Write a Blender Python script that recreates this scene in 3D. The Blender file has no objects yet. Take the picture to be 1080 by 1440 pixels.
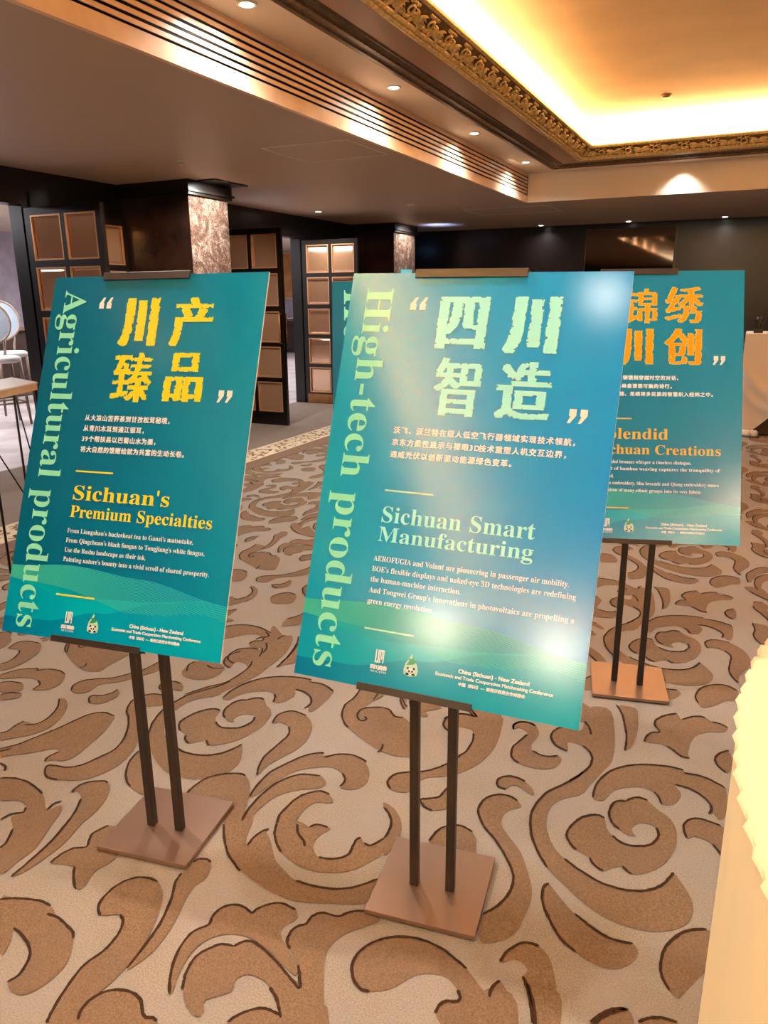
import bpy, bmesh, math, random
import numpy as np
from mathutils import Vector, Matrix
from mathutils.geometry import tessellate_polygon

SC = bpy.context.scene
COL = SC.collection
random.seed(7)
PI = math.pi

# ------------------------------------------------------------------ camera
cam = bpy.data.cameras.new('camera')
cam.sensor_fit = 'HORIZONTAL'
cam.sensor_width = 36.0
cam.lens = 1069.33 / 1080.0 * 36.0
cam.clip_start = 0.02
cam_o = bpy.data.objects.new('camera', cam)
COL.objects.link(cam_o)
R3 = Matrix(((0.9039996, -0.1096919, 0.4132219), (0.4274631, 0.2493989, -0.8689508), (-0.0077403, 0.9621683, 0.2723458)))
cam_o.matrix_world = Matrix.Translation((0, 0, 1.463)) @ R3.to_4x4()
SC.camera = cam_o

# ------------------------------------------------------------------ world, exposure
SC.view_settings.view_transform = 'Standard'
SC.view_settings.look = 'None'
SC.view_settings.gamma = 1.0
SC.view_settings.use_curve_mapping = False
SC.view_settings.exposure = 0.2
w = bpy.data.worlds.new('world')
SC.world = w
w.use_nodes = True
w.node_tree.nodes['Background'].inputs[0].default_value = (0.9, 0.75, 0.6, 1)
w.node_tree.nodes['Background'].inputs[1].default_value = 0.02

# ------------------------------------------------------------------ room dimensions
XL, XR, YB, YF = -5.76, 6.0, 12.85, -7.5
ZLOW, ZHI, ZCOF = 2.53, 2.85, 3.24
XBULK, YBULK = -2.61, 9.54          # edge of the raised ceiling
XCOR, YCOR = -2.28, 9.285           # outer edge of the gilded cornice
XRC, YFC = 3.9, -5.3                # the cornice's other two sides, out of frame
YA = 19.0
XA = -13.0                          # far wall of the adjoining room

WARM = (1.0, 0.955, 0.90)
GOLDLIGHT = (1.0, 0.86, 0.62)
COVE_W, SPOT_W, ANNEX_W = 50.0, 92.0, 80.0

def area(name, loc, rot, sx, sy, power, color):
    l = bpy.data.lights.new(name, 'AREA')
    l.shape = 'RECTANGLE'; l.size = sx; l.size_y = sy; l.energy = power; l.color = color
    o = bpy.data.objects.new(name, l); o.location = loc; o.rotation_euler = rot
    COL.objects.link(o); return o

def spot(name, loc, power, color, angle=1.5, blend=0.6, radius=0.04, rot=(0, 0, 0)):
    l = bpy.data.lights.new(name, 'SPOT')
    l.energy = power; l.color = color; l.spot_size = angle; l.spot_blend = blend; l.shadow_soft_size = radius
    o = bpy.data.objects.new(name, l); o.location = loc; o.rotation_euler = rot
    COL.objects.link(o); return o

# LED strips lying in the trough behind the cornice, shining up and inwards at the gilded ceiling
U = PI
for ins, tilt, pw, lc in ((0.14, 0.25, COVE_W * .5, (1.0, 0.76, 0.38)), (0.40, 1.3, COVE_W * .5, GOLDLIGHT)):
    cx0, cx1, cy0, cy1 = XCOR + ins, XRC - ins, YFC + ins, YCOR - ins
    area('cove_led_left', (cx0, (cy0 + cy1) / 2, 2.945), (0, U - tilt, 0), 0.05, cy1 - cy0, pw * (cy1 - cy0), lc)
    area('cove_led_right', (cx1, (cy0 + cy1) / 2, 2.945), (0, U + tilt, 0), 0.05, cy1 - cy0, pw * (cy1 - cy0), lc)
    area('cove_led_back', ((cx0 + cx1) / 2, cy1, 2.945), (U - tilt, 0, 0), cx1 - cx0, 0.05, pw * (cx1 - cx0), lc)
    area('cove_led_front', ((cx0 + cx1) / 2, cy0, 2.945), (U + tilt, 0, 0), cx1 - cx0, 0.05, pw * (cx1 - cx0), lc)
area('cove_led_left', (XCOR + .36, -1.7, 2.945), (0, U - .25, 0), 0.05, 4.4, 600, (1.0, 0.82, 0.36))      # extra-bright unseen run, added to throw a glare streak on the middle poster
# ceiling lamps of the adjoining room
for ay in (3.2, 6.0, 8.6, 11.2, 15.5):
    area('annex_ceiling_lamp', (-8.6, ay, 2.5), (0, 0, 0), 1.4, 1.0, ANNEX_W, (0.96, 0.94, 1.0))
# lamps at the near end of the hall, behind the camera
for lx, ly, lp in ((-1.92, -4.4, 85), (-.70, -4.6, 85), (2.95, -1.0, 30), (3.4, -3.0, 30)):
    l = bpy.data.lights.new('hall_lamp', 'POINT'); l.energy = lp; l.color = (1.0, 0.90, 0.66); l.shadow_soft_size = 0.2
    o = bpy.data.objects.new('hall_lamp', l); o.location = (lx, ly, 2.70); COL.objects.link(o)

# ------------------------------------------------------------------ materials
def lin(c):
    c = c / 255.0
    return c / 12.92 if c <= 0.04045 else ((c + 0.055) / 1.055) ** 2.4
def rgb(r, g, b): return (lin(r), lin(g), lin(b), 1.0)

def mat(name, col, rough=0.5, metal=0.0, spec=0.5, noise=None, bump=None, emit=None, coat=0.0):
    """noise=(scale, colour2, detail)   bump=(scale, strength, distance)"""
    m = bpy.data.materials.new(name); m.use_nodes = True
    nt = m.node_tree; p = nt.nodes['Principled BSDF']
    p.inputs['Base Color'].default_value = col
    p.inputs['Roughness'].default_value = rough
    p.inputs['Metallic'].default_value = metal
    p.inputs['Specular IOR Level'].default_value = spec
    p.inputs['Coat Weight'].default_value = coat
    p.inputs['Coat Roughness'].default_value = 0.16
    tc = nt.nodes.new('ShaderNodeTexCoord')
    if noise:
        n = nt.nodes.new('ShaderNodeTexNoise'); n.inputs['Scale'].default_value = noise[0]
        n.inputs['Detail'].default_value = noise[2] if len(noise) > 2 else 4
        nt.links.new(tc.outputs['Object'], n.inputs['Vector'])
        r = nt.nodes.new('ShaderNodeValToRGB')
        r.color_ramp.elements[0].position = 0.35; r.color_ramp.elements[1].position = 0.65
        r.color_ramp.elements[0].color = col; r.color_ramp.elements[1].color = noise[1]
        nt.links.new(n.outputs['Fac'], r.inputs['Fac']); nt.links.new(r.outputs['Color'], p.inputs['Base Color'])
    if bump:
        n2 = nt.nodes.new('ShaderNodeTexNoise'); n2.inputs['Scale'].default_value = bump[0]; n2.inputs['Detail'].default_value = 3
        nt.links.new(tc.outputs['Object'], n2.inputs['Vector'])
        b = nt.nodes.new('ShaderNodeBump'); b.inputs['Strength'].default_value = bump[1]; b.inputs['Distance'].default_value = bump[2]
        nt.links.new(n2.outputs['Fac'], b.inputs['Height']); nt.links.new(b.outputs['Normal'], p.inputs['Normal'])
    if emit:
        p.inputs['Emission Color'].default_value = emit[0]; p.inputs['Emission Strength'].default_value = emit[1]
    return m

def gradient_mat(name, stops, rough, axis='X', scale=1.0, off=0.0, bump=None):
    m = mat(name, stops[0][1], rough, bump=bump, coat=0.4, spec=0.4)
    nt = m.node_tree; p = nt.nodes['Principled BSDF']
    tc = [n for n in nt.nodes if n.type == 'TEX_COORD'][0]
    s = nt.nodes.new('ShaderNodeSeparateXYZ'); nt.links.new(tc.outputs['Object'], s.inputs[0])
    ma = nt.nodes.new('ShaderNodeMath'); ma.operation = 'MULTIPLY_ADD'
    ma.inputs[1].default_value = scale; ma.inputs[2].default_value = off
    nt.links.new(s.outputs[axis], ma.inputs[0])
    r = nt.nodes.new('ShaderNodeValToRGB')
    els = r.color_ramp.elements
    els[0].position, els[0].color = stops[0]; els[1].position, els[1].color = stops[-1]
    for pos, c in stops[1:-1]:
        e = els.new(pos); e.color = c
    nt.links.new(ma.outputs[0], r.inputs['Fac']); nt.links.new(r.outputs['Color'], p.inputs['Base Color'])
    return m

M = {}
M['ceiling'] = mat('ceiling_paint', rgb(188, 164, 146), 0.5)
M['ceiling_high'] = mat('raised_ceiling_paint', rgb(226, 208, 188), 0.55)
M['gold_ceiling'] = mat('gold_leaf_ceiling', rgb(228, 194, 150), 0.55, 0.05, noise=(1.1, rgb(210, 176, 136), 6), bump=(3, 0.08, 0.02))
M['gold'] = mat('antique_gilding', rgb(236, 208, 146), 0.34, 0.5, noise=(40, rgb(196, 162, 98), 5))
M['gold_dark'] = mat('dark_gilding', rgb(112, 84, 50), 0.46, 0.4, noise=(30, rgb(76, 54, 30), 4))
M['brown_band'] = mat('brown_lacquer_band', rgb(150, 114, 86), 0.42, 0.0)
M['slat'] = mat('satin_wood_slat', rgb(244, 210, 176), 0.3, 0.0, noise=(6, rgb(232, 192, 156), 3))
M['black'] = mat('black_void', rgb(14, 11, 10), 0.6)
M['espresso'] = mat('espresso_lacquer', rgb(25, 18, 16), 0.3, noise=(5, rgb(20, 14, 12), 3))
M['backwall'] = mat('dark_lacquer', rgb(30, 21, 22), 0.3, noise=(2, rgb(23, 16, 18), 3))
M['beige_wall'] = mat('beige_wall', rgb(176, 160, 144), 0.6)
M['mirror'] = mat('bronze_mirror', rgb(116, 102, 90), 0.04, 1.0)
M['downlight_trim'] = mat('downlight_trim', rgb(235, 228, 215), 0.4)
M['downlight_lens'] = mat('downlight_lens', rgb(255, 250, 240), 0.4, emit=((1, 0.9, 0.74, 1), 14.0))
M['copper'] = mat('copper_bead', rgb(214, 164, 120), 0.3, 0.5)
M['brass'] = mat('brass_plate', rgb(178, 128, 80), 0.32, 0.6, noise=(8, rgb(150, 104, 62), 3))
M['steel_dark'] = mat('bronze_powder_coat', rgb(50, 41, 38), 0.42, 0.2, bump=(300, 0.1, 0.002))
M['steel_base'] = mat('bronze_base_plate', rgb(150, 122, 104), 0.3, 0.6, bump=(260, 0.08, 0.002))
M['foam'] = mat('white_foam_board', rgb(240, 238, 230), 0.6)
M['cloth'] = mat('cream_tablecloth', rgb(255, 230, 180), 0.75, bump=(700, 0.1, 0.001))
M['cloth_white'] = mat('white_tablecloth', rgb(238, 226, 214), 0.75, bump=(300, 0.1, 0.002))
M['wood_light'] = mat('pale_wood', rgb(214, 196, 170), 0.4, noise=(9, rgb(196, 174, 144), 4))
M['wood_top'] = mat('white_table_top', rgb(240, 234, 226), 0.3)
M['iron'] = mat('black_wire_iron', rgb(40, 32, 28), 0.4, 0.6)
M['chair_frame'] = mat('champagne_wood', rgb(170, 150, 128), 0.4, noise=(12, rgb(146, 126, 104), 3))
M['chair_fabric'] = mat('pale_blue_fabric', rgb(178, 192, 206), 0.85, bump=(300, 0.2, 0.002))
M['chair_seat'] = mat('grey_seat_fabric', rgb(200, 194, 192), 0.85)
M['dark_wood'] = mat('dark_walnut', rgb(64, 46, 38), 0.45, noise=(7, rgb(50, 34, 28), 3))
M['mid_wood'] = mat('brown_wood', rgb(126, 100, 80), 0.45, noise=(7, rgb(104, 80, 62), 3))
M['annex_wall'] = mat('lavender_plaster', rgb(196, 190, 204), 0.8, noise=(5, rgb(176, 170, 188), 5))
M['art'] = mat('orange_canvas', rgb(226, 170, 110), 0.7, noise=(3, rgb(200, 130, 76), 3))
M['bronze'] = mat('dark_bronze', rgb(52, 44, 38), 0.35, 0.6)
M['blue_glimmer'] = mat('blue_glimmer', rgb(120, 170, 255), 0.4, emit=((0.25, 0.45, 1.0, 1), 5.0))  # emissive blue for the added glimmer tube, not a real lamp
M['tape'] = mat('blue_tape', rgb(40, 170, 225), 0.4)

def pane_material():
    m = bpy.data.materials.new('bevelled_bronze_glass'); m.use_nodes = True
    nt = m.node_tree; nt.nodes.clear()
    out = nt.nodes.new('ShaderNodeOutputMaterial'); mix = nt.nodes.new('ShaderNodeMixShader')
    g = nt.nodes.new('ShaderNodeBsdfGlossy'); g.inputs['Color'].default_value = rgb(235, 205, 178); g.inputs['Roughness'].default_value = 0.04
    t = nt.nodes.new('ShaderNodeBsdfTransparent'); t.inputs['Color'].default_value = (0.9, 0.78, 0.66, 1)
    df = nt.nodes.new('ShaderNodeBsdfDiffuse'); df.inputs['Color'].default_value = rgb(220, 170, 132)
    m2 = nt.nodes.new('ShaderNodeMixShader'); m2.inputs[0].default_value = 0.42
    nt.links.new(g.outputs[0], m2.inputs[1]); nt.links.new(df.outputs[0], m2.inputs[2])
    mix.inputs[0].default_value = 0.15
    nt.links.new(m2.outputs[0], mix.inputs[1]); nt.links.new(t.outputs[0], mix.inputs[2]); nt.links.new(mix.outputs[0], out.inputs[0])
    return m
M['pane'] = pane_material()

def marble():
    m = mat('brown_marble', rgb(92, 68, 58), 0.22)
    nt = m.node_tree; p = nt.nodes['Principled BSDF']; tc = [n for n in nt.nodes if n.type == 'TEX_COORD'][0]
    n1 = nt.nodes.new('ShaderNodeTexNoise'); n1.inputs['Scale'].default_value = 5; n1.inputs['Detail'].default_value = 9; n1.inputs['Distortion'].default_value = 2.2
    n2 = nt.nodes.new('ShaderNodeTexNoise'); n2.inputs['Scale'].default_value = 26; n2.inputs['Detail'].default_value = 6; n2.inputs['Distortion'].default_value = 3.0
    for n in (n1, n2): nt.links.new(tc.outputs['Object'], n.inputs['Vector'])
    mx = nt.nodes.new('ShaderNodeMath'); mx.operation = 'MULTIPLY_ADD'; mx.inputs[1].default_value = 0.55
    nt.links.new(n2.outputs['Fac'], mx.inputs[0]); 
    ml = nt.nodes.new('ShaderNodeMath'); ml.operation = 'MULTIPLY'; ml.inputs[1].default_value = 0.5
    nt.links.new(n1.outputs['Fac'], ml.inputs[0]); nt.links.new(ml.outputs[0], mx.inputs[2])
    r = nt.nodes.new('ShaderNodeValToRGB'); e = r.color_ramp.elements
    e[0].position = 0.42; e[0].color = rgb(80, 60, 51); e[1].position = 0.70; e[1].color = rgb(186, 168, 154)
    k = e.new(0.53); k.color = rgb(116, 90, 76)
    nt.links.new(mx.outputs[0], r.inputs['Fac']); nt.links.new(r.outputs['Color'], p.inputs['Base Color'])
    return m
M['marble'] = marble()
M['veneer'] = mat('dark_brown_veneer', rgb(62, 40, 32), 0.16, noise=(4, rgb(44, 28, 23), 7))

def carpet(name, c1, c2, tint):
    m = mat(name, c1, 0.95, spec=0.15)
    nt = m.node_tree; p = nt.nodes['Principled BSDF']; tc = [n for n in nt.nodes if n.type == 'TEX_COORD'][0]
    n1 = nt.nodes.new('ShaderNodeTexNoise'); n1.inputs['Scale'].default_value = 260; n1.inputs['Detail'].default_value = 2
    n2 = nt.nodes.new('ShaderNodeTexNoise'); n2.inputs['Scale'].default_value = 5; n2.inputs['Detail'].default_value = 3
    for n in (n1, n2): nt.links.new(tc.outputs['Object'], n.inputs['Vector'])
    r = nt.nodes.new('ShaderNodeValToRGB'); r.color_ramp.elements[0].position = 0.3; r.color_ramp.elements[1].position = 0.7
    r.color_ramp.elements[0].color = c1; r.color_ramp.elements[1].color = c2
    nt.links.new(n1.outputs['Fac'], r.inputs['Fac'])
    mx = nt.nodes.new('ShaderNodeMix'); mx.data_type = 'RGBA'; mx.inputs[7].default_value = tint
    mr = nt.nodes.new('ShaderNodeMapRange'); mr.inputs[1].default_value = 0.4; mr.inputs[2].default_value = 0.75; mr.inputs[4].default_value = 0.6
    nt.links.new(n2.outputs['Fac'], mr.inputs[0]); nt.links.new(mr.outputs[0], mx.inputs[0])
    nt.links.new(r.outputs['Color'], mx.inputs[6]); nt.links.new(mx.outputs[2], p.inputs['Base Color'])
    b = nt.nodes.new('ShaderNodeBump'); b.inputs['Strength'].default_value = 0.5; b.inputs['Distance'].default_value = 0.004
    nt.links.new(n1.outputs['Fac'], b.inputs['Height']); nt.links.new(b.outputs['Normal'], p.inputs['Normal'])
    return m
M['carpet'] = carpet('carpet_greige', rgb(134, 123, 110), rgb(167, 155, 141), rgb(152, 144, 141))
M['carpet_brown'] = carpet('carpet_brown', rgb(110, 88, 67), rgb(140, 114, 89), rgb(122, 99, 84))
M['carpet_line'] = carpet('carpet_dark_line', rgb(50, 32, 20), rgb(74, 50, 32), rgb(60, 40, 26))
M['carpet_grey'] = carpet('carpet_plain_taupe', rgb(128, 114, 104), rgb(148, 134, 124), rgb(128, 114, 104))
M['carpet_band'] = carpet('carpet_brown_band', rgb(116, 92, 76), rgb(134, 108, 90), rgb(120, 96, 80))
M['carpet_cream'] = carpet('carpet_cream', rgb(206, 186, 156), rgb(226, 208, 180), rgb(210, 190, 160))
M['annex_floor'] = mat('annex_floor', rgb(206, 196, 194), 0.5, noise=(3, rgb(180, 168, 166), 3))

# ------------------------------------------------------------------ object helpers
class MB:
    """collects geometry, then links it as ONE mesh object"""
    def __init__(s): s.v = []; s.f = []; s.mi = []; s.sm = []
    def add(s, vs, fs, m=0, smooth=False):
        o = len(s.v); s.v += [tuple(v) for v in vs]
        for f in fs: s.f.append(tuple(i + o for i in f)); s.mi.append(m); s.sm.append(smooth)
        return s
    def box(s, x0, x1, y0, y1, z0, z1, m=0):
        vs = [(x, y, z) for z in (z0, z1) for y in (y0, y1) for x in (x0, x1)]
        return s.add(vs, [(0, 2, 3, 1), (4, 5, 7, 6), (0, 1, 5, 4), (2, 6, 7, 3), (0, 4, 6, 2), (1, 3, 7, 5)], m)
    def tube(s, pts, r, n=8, m=0, caps=True):
        pts = [Vector(p) for p in pts]
        rs = r if isinstance(r, (list, tuple)) else [r] * len(pts)
        rings = []; up = None
        for i, p in enumerate(pts):
            t = (pts[min(i + 1, len(pts) - 1)] - pts[max(i - 1, 0)]).normalized()
            if up is None:
                up = Vector((0, 0, 1)) if abs(t.z) < 0.9 else Vector((1, 0, 0))
            a = t.cross(up).normalized(); b = a.cross(t).normalized(); up = b
            rings.append([p + (a * math.cos(2 * PI * k / n) + b * math.sin(2 * PI * k / n)) * rs[i] for k in range(n)])
        vs = [v for rg in rings for v in rg]; fs = []
        for i in range(len(rings) - 1):
            for k in range(n):
                fs.append((i * n + k, i * n + (k + 1) % n, (i + 1) * n + (k + 1) % n, (i + 1) * n + k))
        if caps:
            fs.append(tuple(range(n))[::-1]); fs.append(tuple((len(rings) - 1) * n + k for k in range(n)))
        return s.add(vs, fs, m, True)
    def lathe(s, prof, n=24, c=(0, 0), m=0, smooth=True, sx=1.0, sy=1.0):
        vs = [(c[0] + r * sx * math.cos(2 * PI * k / n), c[1] + r * sy * math.sin(2 * PI * k / n), z) for r, z in prof for k in range(n)]
        fs = [(i * n + k, i * n + (k + 1) % n, (i + 1) * n + (k + 1) % n, (i + 1) * n + k) for i in range(len(prof) - 1) for k in range(n)]
        fs.append(tuple(range(n))[::-1]); fs.append(tuple((len(prof) - 1) * n + k for k in range(n)))
        return s.add(vs, fs, m, smooth)
    def poly(s, pts, m=0):
        """flat concave polygon given as 3-D points"""
        pts = [Vector(p) for p in pts]
        tris = tessellate_polygon([pts])
        return s.add(pts, [tuple(t) for t in tris], m)
    def build(s, name, mats, parent=None, loc=None, rotz=0.0, bevel=0.0):
        me = bpy.data.meshes.new(name); me.from_pydata(s.v, [], s.f)
        for m in (mats if isinstance(mats, (list, tuple)) else [mats]): me.materials.append(m)
        me.polygons.foreach_set('material_index', s.mi); me.polygons.foreach_set('use_smooth', s.sm); me.update()
        o = bpy.data.objects.new(name, me); COL.objects.link(o)
        if loc: o.location = loc
        o.rotation_euler = (0, 0, rotz)
        if parent: o.parent = parent
        if bevel:
            b = o.modifiers.new('bevel', 'BEVEL'); b.width = bevel; b.segments = 2; b.limit_method = 'ANGLE'
        return o

def tag(o, label=None, cat=None, group=None, kind=None):
    if label: o['label'] = label
    if cat: o['category'] = cat
    if group: o['group'] = group
    if kind: o['kind'] = kind
    return o
def struct(o): o['kind'] = 'structure'; return o
def empty(name, loc=(0, 0, 0), rotz=0.0):
    o = bpy.data.objects.new(name, None); COL.objects.link(o); o.location = loc; o.rotation_euler = (0, 0, rotz); o.empty_display_size = 0.1
    return o
def copy_tree(o, parent=None):
    c = o.copy(); COL.objects.link(c)
    if parent: c.parent = parent
    for ch in [x for x in COL.objects if x.parent == o]: copy_tree(ch, c)
    return c

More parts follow.
